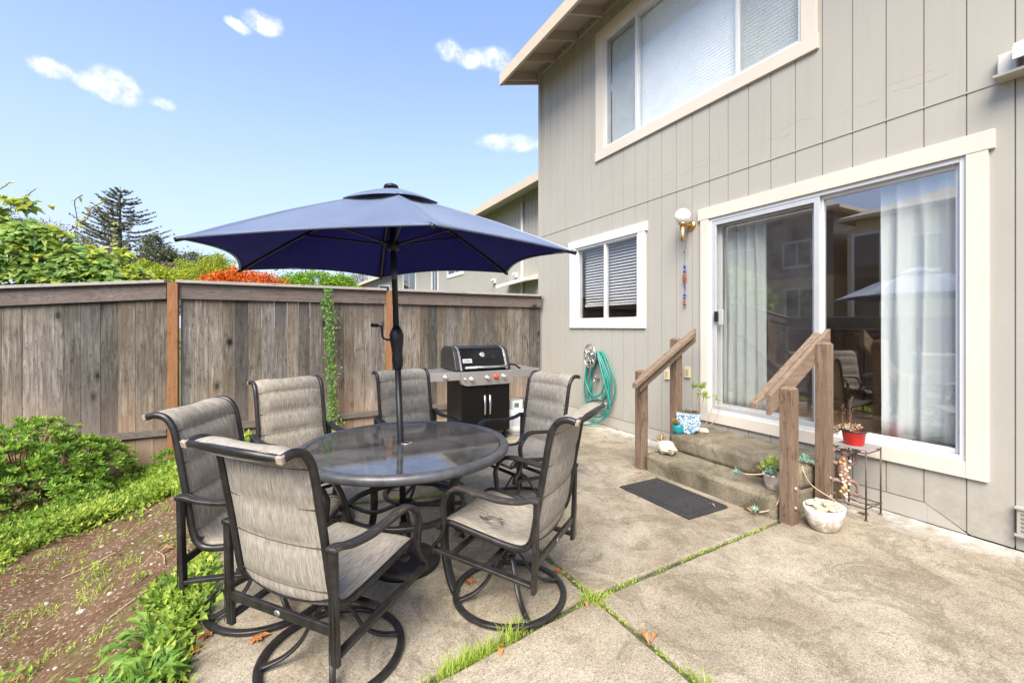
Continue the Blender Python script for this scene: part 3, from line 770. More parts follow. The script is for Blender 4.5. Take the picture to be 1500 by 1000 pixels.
for k in range(6):
    cy = 4.93 + R.uniform(-.06, .05) - .008 * k; wy = .27 + R.uniform(-.07, .05); top = 1.06 + R.uniform(-.01, .02); bot = (.22, .36, .12, .30, .05, .42)[k]; xx = WX - .04 - .018 * k
    for q in range(14):
        a = 2 * math.pi * q / 14
        s_ = math.sin(a); cc = math.cos(a)
        zz = (top + bot) / 2 + (top - bot) / 2 * cc
        yy = cy + wy * s_ * (1.0 if cc < 0 else (1 - cc * .55))
        pth.append((xx - .003 * q / 14 - .01 * math.sin(a * .5), yy, zz))
hose.tube(smooth_path(pth, 4), .0115, 8)
hose.tube(smooth_path([pth[-1], (3.98, 4.72, .7), (3.99, 4.60, .32), (3.98, 4.78, .1), (3.85, 5.05, .013), (3.5, 5.4, .013), (3.15, 5.62, .013), (3.0, 5.9, .013)], 8), .0115, 8)
hose.tube(smooth_path([(4.05, 5.02, .62), (4.03, 5.08, .5), (4.03, 5.12, .3), (4.02, 5.0, .12), (4.0, 4.85, .22), (4.05, 4.8, .5)], 6), .0115, 8)
single(hose, 'garden_hose', pmat('hose_rubber', (.015, .21, .17), .4, var=.2), 'teal green garden hose coiled on the silver medallion hanger', 'hose', (4.08, 4.93, .99))
t_ = thing('garden_tap', 'brass garden tap on the wall behind the coiled hose', 'tap', (WX, 5.0, .65))
m = MB(); m.smooth = True; m.tube(smooth_path([(0, 0, 0), (-.07, 0, 0), (-.10, 0, -.01), (-.115, 0, -.05)], 4), .012, 10); m.build('spout', pmat('tap_metal', (.4, .38, .33), .35, .9), t_, False)
m = MB(); m.smooth = True; m.tube([(-.07, 0, 0), (-.07, 0, .05)], .006, 8); m.tube(circle((-.07, 0, .05), .026, 16), .006, 6, closed=True); m.build('handle', sil, t_, False)
# threaded end of the hose tied at the coil
m = MB(); m.smooth = True; m.tube(circle((0, 0, 0), .03, 18), .006, 6, closed=True); m.v = [(z, x, y) for x, y, z in m.v]

# ------------------------------------------------------------------ steps, handrails, mat
st = thing('concrete_steps', 'two worn concrete steps up to the sliding door', 'steps', (3.7, 2.5, 0))
def rough_box(x0, x1, y0, y1, z0, z1, amp=.006, sd=0):
    m = MB(); m.smooth = True
    def sub(a, b, s_):
        n = max(1, round((b - a) / s_)); return [a + (b - a) * i / n for i in range(n + 1)]
    import bmesh as _b
    bm = _b.new(); _b.ops.create_cube(bm, size=1)
    for v in bm.verts: v.co = V((x0 if v.co.x < 0 else x1, y0 if v.co.y < 0 else y1, z0 if v.co.z < 0 else z1))
    _b.ops.bevel(bm, geom=[e for e in bm.edges], offset=.014, segments=2, affect='EDGES')
    for k in range(24):
        long_e = [e for e in bm.edges if e.calc_length() > .045]
        if not long_e or k > 5: break
        _b.ops.subdivide_edges(bm, edges=long_e, cuts=1, use_grid_fill=True)
    for v in bm.verts:
        p = v.co * 7
        dz = noise.noise(p + V((sd, 0, 0))) * amp + noise.noise(p * 4) * amp * .6
        edge = min(abs(v.co.x - x0), abs(v.co.x - x1)) + min(abs(v.co.z - z0), abs(v.co.z - z1))
        if edge < .03: dz -= abs(noise.noise(v.co * 14 + V((9, 0, 0)))) * amp * 2.2
        v.co += v.normal * dz
    o = len(m.v); m.v.extend([tuple(v.co) for v in bm.verts])
    bm.verts.index_update()
    for f_ in bm.faces: m.face([o + v.index for v in f_.verts])
    bm.free(); return m
rough_box(3.215, 4.13, 1.905, 3.19, -.05, .165, .006, 1).build('lower_step', M['step'], st)
rough_box(3.545, 4.14, 1.91, 3.185, .150, .333, .006, 4).build('upper_step', M['step'], st)
def handrail(yp, inner, label, x1=3.27, x2=3.74):
    """yp: post centre y; inner: direction (+1/-1) towards the steps"""
    t_ = thing('handrail', label, 'handrail', (3.5, yp, 0))
    for (px_, top, tag_) in ((x1, .985, 'front'), (x2, 1.30, 'rear')):
        m = MB(); h = .0445; c = .018
        m.prism([(px_ - h, yp - h), (px_ + h, yp - h), (px_ + h, yp + h), (px_ - h, yp + h)], -.005, top - c)
        m.hexa([(px_ - h, yp - h, top - c), (px_ + h, yp - h, top - c), (px_ + h, yp + h, top - c), (px_ - h, yp + h, top - c),
                (px_ - h + c, yp - h + c, top), (px_ + h - c, yp - h + c, top), (px_ + h - c, yp + h - c, top), (px_ - h + c, yp + h - c, top)])
        m.build('post', M['postw'], t_, bevel=.003)
        m = MB(); m.smooth = True
        for z in (.12, .26): m.lathe([(.016, 0), (.016, .006), (.009, .006), (.009, .014), (0, .014)], 10, (px_ + .0, yp - inner * .0445, z), (0, -inner, 0))
        m.build('bolt', sil, t_)
    ya = yp + inner * .0455; yb = ya + inner * .038
    y0, y1 = min(ya, yb), max(ya, yb)
    d = V((.80, 0, .475)); a = V((3.13, 0, .925)); b_ = a + d
    m = MB(); m.hexa([(a.x, y0, a.z - .145), (b_.x, y0, b_.z - .145), (b_.x, y1, b_.z - .145), (a.x, y1, a.z - .145), (a.x, y0, a.z), (b_.x, y0, b_.z), (b_.x, y1, b_.z), (a.x, y1, a.z)])
    m.build('side_board', M['railw'], t_, bevel=.003)
    ya = yb + inner * .001; yb = ya + inner * .055
    y0, y1 = min(ya, yb), max(ya, yb)
    a = V((3.02, 0, .862)); b_ = V((3.86, 0, 1.36))
    m = MB(); m.hexa([(a.x, y0, a.z - .035), (b_.x, y0, b_.z - .035), (b_.x, y1, b_.z - .035), (a.x, y1, a.z - .035), (a.x, y0, a.z + .01), (b_.x, y0, b_.z + .01), (b_.x, y1, b_.z + .01), (a.x, y1, a.z + .01)])
    m.build('grip_rail', M['railw'], t_, bevel=.004)
handrail(1.835, 1, 'weathered wooden handrail on the right of the steps beside the red pot')
handrail(3.245, -1, 'weathered wooden handrail on the left of the steps beside the hose', 3.225, 3.72)
def mat_rub():
    m, nt, b = new_mat('doormat_rubber'); t = NT(nt); co = t.coord()
    n = t.noise(co, 14, 3, .5, 2.5); w_ = t.ramp(n, [(.44, 0.0), (.5, 1.0), (.56, 0.0)])
    t.l(t.mix(t.noise(co, 3, 4), (.016, .015, .015), (.05, .048, .047)), b.inputs['Base Color']); b.inputs['Roughness'].default_value = .75
    t.l(t.bump(t.math('ADD', w_, t.noise(co, 200, 2)), .9, .006), b.inputs['Normal']); return m
m = MB(); m.box(2.665, 3.125, 2.205, 2.945, .001, .011); m.box(2.71, 3.08, 2.26, 2.89, .0115, .0145)
single(m, 'doormat', mat_rub(), 'worn black rubber doormat on the patio in front of the steps', 'doormat', (2.9, 2.57, 0), bevel=.003)
# ------------------------------------------------------------------ swivel patio chairs (local: faces +X)
def chair_proto(label):
    root = thing('patio_chair', label, 'chair', (0, 0, 0), 0, 'swivel sling chairs round the glass table')
    mt = M['metal']
    PR = smooth_path([(.285, 0, .395), (.262, 0, .425), (.20, 0, .432), (.06, 0, .412), (-.08, 0, .392), (-.17, 0, .388), (-.215, 0, .41), (-.24, 0, .46), (-.258, 0, .56),
                      (-.278, 0, .68), (-.300, 0, .80), (-.316, 0, .89), (-.332, 0, .95), (-.362, 0, .993), (-.405, 0, 1.008), (-.445, 0, 1.0)], 5)
    # sling: front and back skins with padding between seams
    n = len(PR); L = [0.0]
    for i in range(1, n): L.append(L[-1] + (PR[i] - PR[i - 1]).length)
    tot = L[-1]; seams = [.30 * tot, .475 * tot, .62 * tot, .745 * tot, .865 * tot]
    NU = 12; hw = .228
    m = MB(); m.smooth = True
    f_, b_ = [], []
    for i in range(n):
        T = (PR[min(i + 1, n - 1)] - PR[max(i - 1, 0)]).normalized(); N = V((T.z, 0, -T.x))   # towards sitter / up
        if N.z < 0 and i < n * .3: N = -N
        ds = min(abs(L[i] - s_) for s_ in seams)
        pad = .022 * min(1, (ds / .05)) ** .5
        if i < n * .30: pad = .004 + pad * .5
        w_ = hw * (1 - .03 * math.sin(math.pi * L[i] / tot))
        for u in range(NU + 1):
            q = u / NU * 2 - 1
            sag = .016 * (1 - q * q); edge = (1 - abs(q) ** 6)
            c = PR[i] - N * sag + V((0, q * w_, 0))
            f_.append(c + N * (.002 + pad * edge)); b_.append(c - N * (.002 + pad * .6 * edge))
    W_ = NU + 1
    fc, uv = [], []
    for i in range(n - 1):
        for u in range(NU):
            a = i * W_ + u
            uu = ((u / NU * .46, L[i]), ((u + 1) / NU * .46, L[i]), ((u + 1) / NU * .46, L[i + 1]), (u / NU * .46, L[i + 1]))
            fc.append((a, a + 1, a + W_ + 1, a + W_)); uv.append(uu)
    m.add(f_, fc, uv); m.add(b_, [x[::-1] for x in fc], [x[::-1] for x in uv])
    sl = m.build('sling', M['sling'], root, False)
    # stitched seams
    m = MB(); m.smooth = True
    for s_ in seams[1:]:
        i = min(range(n), key=lambda k: abs(L[k] - s_)); T = (PR[i + 1] - PR[i - 1]).normalized(); N = V((T.z, 0, -T.x))
        for e_ in (.0035, -.0035): m.tube([PR[i] - N * .016 * (1 - q * q) + N * e_ + V((0, q * hw * .985, 0)) for q in [k / 8 * 2 - 1 for k in range(9)]], .0026, 5)
    m.build('seam', M['seam'], sl, False)
    fr = MB(); fr.smooth = True
    for y in (-.243, .243): fr.flat([(p.x, y, p.z) for p in PR], .026, .03, (0, 1, 0), ch=.3)
    fr.tube([(PR[-1].x, -.243, PR[-1].z), (PR[-1].x, .243, PR[-1].z)], .013, 8); fr.tube([(PR[0].x, -.243, PR[0].z), (PR[0].x, .243, PR[0].z)], .011, 8)
    fr.flat(smooth_path([(-.222, -.25, .43), (-.235, -.12, .405), (-.238, 0, .395), (-.235, .12, .405), (-.222, .25, .43)], 4), .024, .012, (1, 0, -.3))
    fr.build('sling_frame', mt, root, False)
    for y in (-.243, .243):
        m = MB(); m.obox((-.452, y, .998), (1, 0, .25), (0, 1, 0), (-.25, 0, 1), .008, .015, .014); m.build('end_cap', M['endcap'], root, False, bevel=.004)
    for sd in (-1, 1):
        y = sd * .278
        m = MB(); m.smooth = True
        arm = smooth_path([(-.285, y, .640), (-.25, y, .640), (-.19, y, .622), (-.09, y, .612), (.02, y, .622), (.11, y, .632), (.165, y, .625), (.205, y, .595)], 5)
        m.flat(arm, .046, .018, (0, 1, 0), ch=.12)
        for dy in (-.010, .010): m.flat([(p.x, p.y + dy, p.z + .0095) for p in arm[:-3]], .004, .003, (0, 1, 0))
        ar = m.build('armrest', mt, root, False)
        m = MB(); m.smooth = True
        m.flat(smooth_path([(.203, y, .597), (.232, y, .54), (.225, y, .47), (.222, y, .42), (.25, y, .36), (.282, y, .325), (.285, y, .285)], 5), .034, .018, (0, 1, 0), ch=.12)
        m.build('front_post', mt, root, False)
        m = MB(); m.flat([(-.272, y, .632), (-.268, y, .45), (-.258, y, .225)], .036, .020, (0, 1, 0), ch=.12)
        for dy in (-.010, .010): m.box(-.2845 + .006, -.281 + .002, y + dy - .003, y + dy + .003, .24, .62)
        m.build('rear_post', mt, root, False)
        m = MB(); m.flat([(-.247, y, .255), (.0, y, .280), (.275, y, .305)], .034, .016, (0, 1, 0), ch=.12); m.build('side_rail', mt, root, False)
    m = MB(); m.flat([(-.262, -.262, .345), (-.262, .262, .345)], .036, .016, (0, 0, 1), ch=.12); m.build('rear_crossbar', mt, root, False)
    m = MB(); m.smooth = True; m.lathe([(.011, 0), (.011, .002), (.0, .002)], 18, (-.2712, 0, .345), (-1, 0, 0)); m.v = [(x, y * 1.35, z) for x, y, z in m.v]; m.cur = 1
    m.tube([V((-.2735, y * 1.35, z)) for y, z in [(.006 * math.cos(a), .345 + .0045 * math.sin(a)) for a in [k * .4 for k in range(14)]]], .0011, 4)
    m.build('maker_badge', [pmat('badge_grey', (.45, .44, .42), .4, .6), mt], root, False)
    m = MB(); m.flat([(.18, -.262, .300), (.18, .262, .300)], .030, .016, (1, 0, 0), ch=.12); m.flat([(-.02, -.262, .292), (-.02, .262, .292)], .030, .016, (1, 0, 0), ch=.12)
    for y in (-.10, .10): m.box(-.16, .20, y - .012, y + .012, .345, .362)
    for y in (-.243, .243): m.box(.15, .18, y - .028, y + .028, .385, .40)
    m.box(-.10, .15, -.075, .075, .316, .345)
    m.build('seat_bracket', mt, root, False, bevel=.003)
    m = MB(); m.smooth = True; m.lathe([(.028, .20), (.034, .205), (.034, .235), (.024, .24), (.024, .30), (.040, .302), (.040, .318)], 20, (0, 0, 0)); m.build('swivel_column', mt, root, False)
    m = MB(); m.smooth = True
    m.flat(circle((0, 0, .018), .285, 56), .018, .032, (0, 0, 1), closed=True)
    rg = m.build('base_ring', mt, root, False)
    # ring profile: up vector z gives w along z
    for k in range(4):
        a = math.pi / 4 + k * math.pi / 2; ca, sa = math.cos(a), math.sin(a)
        m = MB(); m.smooth = True
        m.flat(smooth_path([(.026 * ca, .026 * sa, .222), (.05 * ca, .05 * sa, .215), (.085 * ca, .085 * sa, .165), (.125 * ca, .125 * sa, .095), (.19 * ca, .19 * sa, .045), (.278 * ca, .278 * sa, .022)], 5), .026, .012, (-sa, ca, 0), ch=.2)
        m.build('base_leg', mt, root, False)
    return root
CH = [((.215, 2.03, 0), (.785, .62), 'patio chair nearest the camera, its back turned to us and both light end caps showing'),
      ((1.09, 2.05, 0), (-.585, .811), 'patio chair with a torn seat, right of the table front, beside the slab joint'),
      ((-.02, 2.61, 0), (.90, -.44), 'leftmost patio chair, standing beside the garden edge behind the nearest chair'),
      ((.208, 3.462, 0), (.347, -.937), 'patio chair behind the table on the left, facing us in front of the climbing vine'),
      ((1.075, 3.66, 0), (.148, -.989), 'patio chair behind the umbrella pole, beside the left shelf of the grill'),
      ((1.728, 3.08, 0), (-.98, -.20), 'patio chair on the far right of the table, in front of the gas cylinder')]
proto = None
for loc, fd, lab in CH:
    rz = math.atan2(fd[1], fd[0])
    if proto is None: proto = chair_proto(lab); proto.location = loc; proto.rotation_euler = (0, 0, rz); c_ = proto
    else: c_ = dup(proto, loc, rz, lab)
    if 'torn seat' in lab:
        # the tear in the sling seat: frayed dark opening with curled strips
        m = MB(); m.smooth = True
        sv = [x for x in c_.children if x.name.startswith('sling') and 'frame' not in x.name][0]
        for k in range(26):
            x0 = R.uniform(-.05, .12); y0 = .10 + R.uniform(-.03, .05) - x0 * .3
            m.leaf((x0, y0, .404 + .018), (R.uniform(.5, 1), R.uniform(-.6, .4), R.uniform(-.02, .12)), (0, 0, 1), R.uniform(.04, .09), R.uniform(.004, .012), .2)
        m.build('frayed_tear', leaf_mat('frayed_sling', (.04, .035, .03), (.16, .12, .09), (.45, .42, .38), 0), sv, False)
for c_, lab in [(o, o['label']) for o in list(C.objects) if o.name.startswith('patio_chair')]:
    for x in c_.children:
        if x.name.startswith('armrest') and (lab.startswith('patio chair nearest') or 'torn' in lab):
            side = sum(v.co.y for v in x.data.vertices) > 0
            if side == ('torn' in lab):
                x.data = x.data.copy(); x.data.materials.clear(); x.data.materials.append(M['worn']); x['label'] = 'armrest with its finish worn to brown'

# ------------------------------------------------------------------ round glass table
TX, TY = .685, 2.607
tb = thing('glass_table', 'round smoked glass patio table with dark metal rim, umbrella pole through its middle', 'table', (TX, TY, 0))
m = MB(); m.smooth = True; n = 72
prof = [(.555, .700), (.565, .722), (.585, .728), (.605, .724), (.615, .708), (.612, .688), (.600, .678), (.575, .682)]
o = 0
for k in range(n):
    a = 2 * math.pi * k / n
    for r, z in prof: m.v.append((r * math.cos(a), r * math.sin(a), z))
for k in range(n):
    for i in range(len(prof)):
        q = (i + 1) % len(prof); k2 = (k + 1) % n; P_ = len(prof)
        m.face([k * P_ + i, k2 * P_ + i, k2 * P_ + q, k * P_ + q])
m.build('rim', pmat('table_rim_metal', (.085, .085, .09), .42, .3, var=.3, vs=20), tb, False)
m = MB(); m.lathe([(.030, .7135), (.556, .7135), (.556, .7195), (.030, .7195), (.030, .7135)], 72); m.f = m.f[:-2]; m.mi = m.mi[:-2]; m.sm = m.sm[:-2]; m.uv = m.uv[:-2]
m.build('glass_top', M['tglass'], tb, False)
m = MB(); m.smooth = True; m.lathe([(.024, .722), (.036, .7215), (.034, .7255), (.024, .727)], 24); m.f = m.f[:-2]; m.mi = m.mi[:-2]; m.sm = m.sm[:-2]; m.uv = m.uv[:-2]
m.build('pole_ring', pmat('zinc', (.5, .5, .5), .35, .8), tb, False)
for k in range(4):
    a = rad(20) + k * math.pi / 2; ca, sa = math.cos(a), math.sin(a)
    m = MB(); m.smooth = True
    m.flat(smooth_path([(.565 * ca, .565 * sa, .688), (.50 * ca, .50 * sa, .660), (.42 * ca, .42 * sa, .56), (.365 * ca, .365 * sa, .38), (.36 * ca, .36 * sa, .22), (.40 * ca, .40 * sa, .08), (.45 * ca, .45 * sa, .006)], 6), .046, .022, (-sa, ca, 0), ch=.15)
    m.build('leg', M['metal'], tb, False)
m = MB(); m.smooth = True; m.flat(circle((0, 0, .36), .345, 56), .03, .03, (0, 0, 1), closed=True)
for k in range(4):
    a = rad(65) + k * math.pi / 2; m.flat(smooth_path([(.04 * math.cos(a), .04 * math.sin(a), .36), (.19 * math.cos(a + .25), .19 * math.sin(a + .25), .33), (.34 * math.cos(a), .34 * math.sin(a), .36)], 5), .022, .012, (0, 0, 1))
m.flat(circle((0, 0, .36), .045, 24), .03, .01, (0, 0, 1), closed=True)
m.build('brace_ring', M['metal'], tb, False)

# ------------------------------------------------------------------ umbrella
um = thing('patio_umbrella', 'faded navy blue hexagonal patio umbrella standing through the table', 'umbrella', (.68, 2.61, 0))
P0, P1 = V((.68, 2.61, 0)), V((.605, 2.650, 2.235))
def pole(z): return P0 + (P1 - P0) * (z / 2.235)
black = pmat('umbrella_black', (.014, .014, .018), .4, .2, var=.2)
m = MB(); m.smooth = True; m.tube([pole(.05), pole(1.29)], .019, 16); m.tube([pole(1.30), pole(2.2)], .0175, 16); m.cur = 1; m.tube([pole(1.70), pole(1.76)], .0185, 16)
m.build('pole', [black, pmat('pole_sleeve', (.10, .10, .16), .4)], um)
m = MB(); m.smooth = True; m.tube([pole(z) for z in (1.16, 1.18, 1.22, 1.26, 1.33, 1.37, 1.395, 1.42)], 0, 20, [.020, .030, .034, .030, .040, .042, .034, .021]); m.build('crank_housing', black, um)
m = MB(); m.smooth = True; c_ = pole(1.34); m.tube([c_, c_ + V((-.055, .03, 0)), c_ + V((-.075, .04, .015)), c_ + V((-.08, .043, .08)), c_ + V((-.105, .055, .085))], .007, 8); m.tube([c_ + V((-.10, .053, .085)), c_ + V((-.135, .073, .088))], .011, 10); m.build('crank_handle', black, um)
m = MB(); m.smooth = True; m.lathe([(.0, .0), (.20, .0), (.205, .02), (.18, .045), (.06, .075), (.035, .09), (.035, .25), (.025, .26)][1:], 36, (.68, 2.61, .0)); m.build('base', black, um)
TIPS = [V((.534, 1.638, 1.817)), V((1.389, 1.875, 1.817)), V((1.491, 2.850, 1.817)), V((.743, 3.61, 1.817)), V((-.227, 3.599, 1.817)), V((-.394, 2.431, 1.817))]
AP = V((.605, 2.650, 2.225))
def rib(k, v):
    p = AP + (TIPS[k % 6] - AP) * v; p.z += .022 * math.sin(math.pi * v) ; return p
def fabric(nm_, ca, cb, cc_):
    m_, nt_, b = new_mat(nm_); t_ = NT(nt_); co = t_.coord()
    n_ = t_.noise(co, 2.2, 5, .6); w_ = t_.noise(co, 700, 2)
    col = t_.ramp(n_, [(.3, ca), (.7, cb)])
    fade = t_.ramp(t_.noise(co, 5, 5, .7, .4), [(.5, 0.0), (.8, .4)])
    col = t_.mix(fade, col, cc_)
    t_.l(col, b.inputs['Base Color']); b.inputs['Roughness'].default_value = .62 if 'faded' in nm_ else .85; b.inputs['Specular IOR Level'].default_value = .5 if 'faded' in nm_ else .1
    b.inputs['Sheen Weight'].default_value = .9 if 'faded' in nm_ else .08; b.inputs['Sheen Roughness'].default_value = .4; b.inputs['Sheen Tint'].default_value = (.75, .85, 1, 1)
    t_.l(t_.bump(w_, .15, .001), b.inputs['Normal'])
    tr = t_.n('ShaderNodeBsdfTranslucent'); t_.l(t_.mix(.7, col, (.02, .025, .34)), tr.inputs[0]); mx = t_.n('ShaderNodeMixShader'); mx.inputs[0].default_value = .15
    t_.l(b.outputs[0], mx.inputs[1]); t_.l(tr.outputs[0], mx.inputs[2]); t_.l(mx.outputs[0], nt_.nodes['Material Output'].inputs[0])
    return m_
FAB = fabric('faded_umbrella_fabric', (.088, .122, .20), (.135, .172, .26), (.24, .255, .31)); FABU = fabric('umbrella_shaded_underside', (.022, .024, .21), (.032, .034, .27), (.04, .045, .26))  # same cloth on both: faded above, shade put into the darker underside colour
m = MB(); m.smooth = True
for k in range(6):
    NV, NU = 16, 14; pts = []
    for i in range(NV + 1):
        v = .03 + .97 * i / NV
        for u in range(NU + 1):
            q = u / NU; e = 4 * q * (1 - q)
            a, b_ = rib(k, v), rib(k + 1, v); p = a + (b_ - a) * q
            p = p + (AP - p) * (.085 * e * v ** 3); p.z -= .03 * e * math.sin(math.pi * v * .85) ; p.z += .004 * noise.noise(V((k * 5 + q * 5, v * 4, 0)))
            p.z += .006 * e * v ** 4
            pts.append(p)
    W_ = NU + 1; m.add(pts, [(a * W_ + b, a * W_ + b + 1, (a + 1) * W_ + b + 1, (a + 1) * W_ + b) for a in range(NV) for b in range(NU)])
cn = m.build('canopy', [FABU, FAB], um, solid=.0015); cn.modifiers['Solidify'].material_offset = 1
m = MB(); m.smooth = True                                  # hem along each edge and corner pockets
for k in range(6):
    pts = []
    for u in range(15):
        q = u / 14; e = 4 * q * (1 - q); a, b_ = rib(k, 1.0), rib(k + 1, 1.0); p = a + (b_ - a) * q; p = p + (AP - p) * (.085 * e); p.z -= .03 * e * math.sin(math.pi * .85) - .006 * e; p.z -= .003
        pts.append(p)
    m.flat(pts, .005, .014, (0, 0, 1))
m.build('hem', FAB, cn)
m = MB(); m.smooth = True
for k in range(6):
    pts = []
    for i in range(6):
        v = i / 5
        for u in range(9):
            q = u / 8; a = AP + (TIPS[k] - AP) * (.27 * v + .01); b_ = AP + (TIPS[(k + 1) % 6] - AP) * (.27 * v + .01); p = a + (b_ - a) * q
            p.z = 2.240 - .103 * v + .014 * math.sin(math.pi * v) + .010 * 4 * q * (1 - q) * v
            pts.append(p)
    m.add(pts, [(a * 9 + b, a * 9 + b + 1, (a + 1) * 9 + b + 1, (a + 1) * 9 + b) for a in range(5) for b in range(8)])
m.build('vent_cap', FAB, um, solid=.003)
m = MB(); m.smooth = True; m.lathe([(.045, -.004), (.04, .012), (.018, .022), (.0, .025)], 20, (.605, 2.65, 2.252)); m.build('finial', black, um)
for k in range(6):
    m = MB(); m.smooth = True; m.flat([rib(k, v) + V((0, 0, -.014)) for v in (.04, .2, .4, .6, .8, .97, 1.0)], .010, .016, (0, 0, 1)); m.cur = 0
    m.build('rib', black, um)
    m = MB(); m.smooth = True; h_ = pole(1.905); e_ = rib(k, .52) + V((0, 0, -.02)); m.flat([h_ + (e_ - h_).normalized() * .02, e_], .010, .014, (0, 0, 1)); m.build('strut', black, um)
    dd = (TIPS[k] - AP).normalized(); m = MB(); m.smooth = True; m.tube([TIPS[k] - dd * .05 + V((0, 0, -.01)), TIPS[k] + dd * .008 + V((0, 0, -.008))], .011, 8); m.build('tip_cap', black, um)
m = MB(); m.smooth = True; m.tube([pole(1.87), pole(1.88), pole(1.93), pole(1.94)], 0, 16, [.022, .034, .034, .022]); m.build('runner_hub', black, um); m = MB(); m.smooth = True; m.tube([pole(2.13), pole(2.14), pole(2.18), pole(2.19)], 0, 16, [.022, .034, .034, .022]); m.build('hub', black, um)
m = MB(); m.smooth = True
p_ = rib(4, .62) + V((0, 0, -.03))
m.flat(smooth_path([p_, p_ + V((-.02, -.05, -.09)), p_ + V((-.08, -.02, -.17)), p_ + V((-.10, .03, -.16)), p_ + V((-.03, .0, -.06)), p_ + V((.02, .0, -.01))], 6), .012, .003, (0, 1, 0)); m.build('tie_strap', black, um)

# ------------------------------------------------------------------ gas grill
gr_ = thing('gas_grill', 'black and stainless gas grill with closed lid and two cabinet doors by the fence', 'grill', (2.28, 5.1, 0))
ss = pmat('stainless', (.50, .48, .46), .32, .75, var=.08, vs=3); enam = pmat('black_enamel', (.005, .005, .006), .22, 0, .35, var=.1); blk = pmat('black_steel', (.005, .0045, .0045), .45, 0, .25)
hd = pmat('chrome_handle', (.66, .65, .63), .25, .9)
m = MB(); m.box(1.955, 2.60, 4.90, 5.42, .115, .76); m.build('cabinet', blk, gr_, bevel=.006)
for a, b in ((1.962, 2.276), (2.282, 2.596)):
    m = MB(); m.box(a, b, 4.878, 4.898, .13, .715); d_ = m.build('door', blk, gr_, bevel=.006)
    m = MB(); m.smooth = True; xx = 2.245 if a < 2 else 2.313; m.flat([(xx, 4.86, .34), (xx, 4.855, .46), (xx, 4.86, .58)], .022, .010, (1, 0, 0)); m.build('handle', hd, d_)
m = MB(); pr = [(1.93, .875), (2.625, .875), (2.625, .76), (2.605, .725), (2.56, .705), (1.995, .705), (1.95, .725), (1.93, .76)]
m.add([(x, 4.845, z) for x, z in pr] + [(x, 4.93, z) for x, z in pr], [tuple(range(8)), tuple(range(15, 7, -1))] + [(i, 8 + i, 8 + (i + 1) % 8, (i + 1) % 8) for i in range(8)])
m.build('control_panel', ss, gr_, bevel=.006)
for a, b, nm in ((1.555, 1.927, 0), (2.628, 3.02, 0)):
    m = MB(); m.box(a, b, 4.862, 5.38, .855, .877); m.box(a, b, 4.855, 4.8615, .782, .874); m.box(a, b, 5.3805, 5.387, .79, .874); m.box(a if a < 2 else b - .007, a + .007 if a < 2 else b, 4.862, 5.38, .79, .8545)
    m.build('side_shelf', ss, gr_, bevel=.002)
def knob(x, z, r, mats, nm='knob'):
    m = MB(); m.smooth = True; yy = 4.845 if x > 1.94 else 4.855
    m.lathe([(r * 1.15, 0), (r * 1.1, .006), (r * .85, .008), (r * .8, .035), (r * .7, .040), (0, .040)], 20, (x, yy, z), (0, -1, 0)); m.build(nm, mats, gr_)
for x, z in ((2.066, .780), (2.273, .792), (2.498, .797), (1.74, .820)): knob(x, z, .031, hd)
knob(2.388, .800, .030, pmat('red_knob', (.55, .05, .02), .35), 'red_knob'); knob(1.975, .79, .014, hd, 'igniter_button')
m = MB(); m.box(1.90, 2.62, 4.92, 5.40, .80, .884); m.build('firebox', blk, gr_, bevel=.005)
LP = [(4.885, .888), (4.90, .93), (4.94, 1.03), (4.985, 1.115), (5.03, 1.15), (5.10, 1.168), (5.30, 1.17), (5.39, 1.13), (5.43, 1.03), (5.44, .888)]
def lidp(x0, x1, k=0.0, lo=0, hi=None):
    m = MB(); P_ = [(y + (5.16 - y) * -k, .888 + (z - .888) * (1 + k)) for y, z in LP]; n_ = len(P_)
    m.add([(x0, y, z) for y, z in P_] + [(x1, y, z) for y, z in P_], [tuple(range(n_)), tuple(range(2 * n_ - 1, n_ - 1, -1))] + [(i, n_ + i, n_ + (i + 1) % n_, (i + 1) % n_) for i in range(n_)])
    return m
lid = lidp(1.935, 2.565).build('lid', enam, gr_, bevel=.006)
lidp(1.875, 1.9345, .012).build('lid_end', pmat('cast_black', (.02, .02, .02), .45), lid, bevel=.008); lidp(2.5655, 2.615, .012).build('lid_end', pmat('cast_black2', (.02, .02, .02), .45), lid, bevel=.008)
for x in (1.945, 2.555):
    m = MB(); m.flat([(x, y - .004, z) for y, z in LP[:6]], .022, .008, (1, 0, 0)); m.build('trim_strip', hd, lid)
m = MB(); m.smooth = True; m.tube([(1.98, 4.845, .925), (2.55, 4.845, .925)], .014, 12)
for x in (2.01, 2.52): m.tube([(x, 4.845, .925), (x, 4.90, .93)], .008, 8)
m.build('lid_handle', hd, lid)
m = MB(); m.smooth = True; nrm = V((0, -.9, .42)).normalized(); m.lathe([(.032, 0), (.032, .010), (.028, .013), (.024, .0125), (0, .0125)], 24, (2.25, 4.962, 1.068), nrm); m.build('thermometer', hd, lid)
m = MB(); cc = V((2.035, 4.918, 1.0)); up_ = V((0, .40, .92)).normalized(); m.obox(cc + nrm * .002, (1, 0, 0), up_, nrm, .06, .026, .003); bd_ = m.build('badge', pmat('badge_plate', (.55, .54, .50), .4, .5), lid)
tx = bpy.data.curves.new('badge_text', 'FONT'); tx.body = 'weber'; tx.size = .036; tx.align_x = 'CENTER'; tx.align_y = 'CENTER'; tx.extrude = .0006
to = bpy.data.objects.new('badge_text', tx); C.objects.link(to)
bpy.context.view_layer.update()
me = bpy.data.meshes.new_from_object(to.evaluated_get(bpy.context.evaluated_depsgraph_get())); bpy.data.objects.remove(to)
mtx = Matrix(((1, 0, 0), tuple(up_), tuple(nrm))).transposed().to_4x4(); mtx.translation = cc + nrm * .0055 - V(gr_.location)
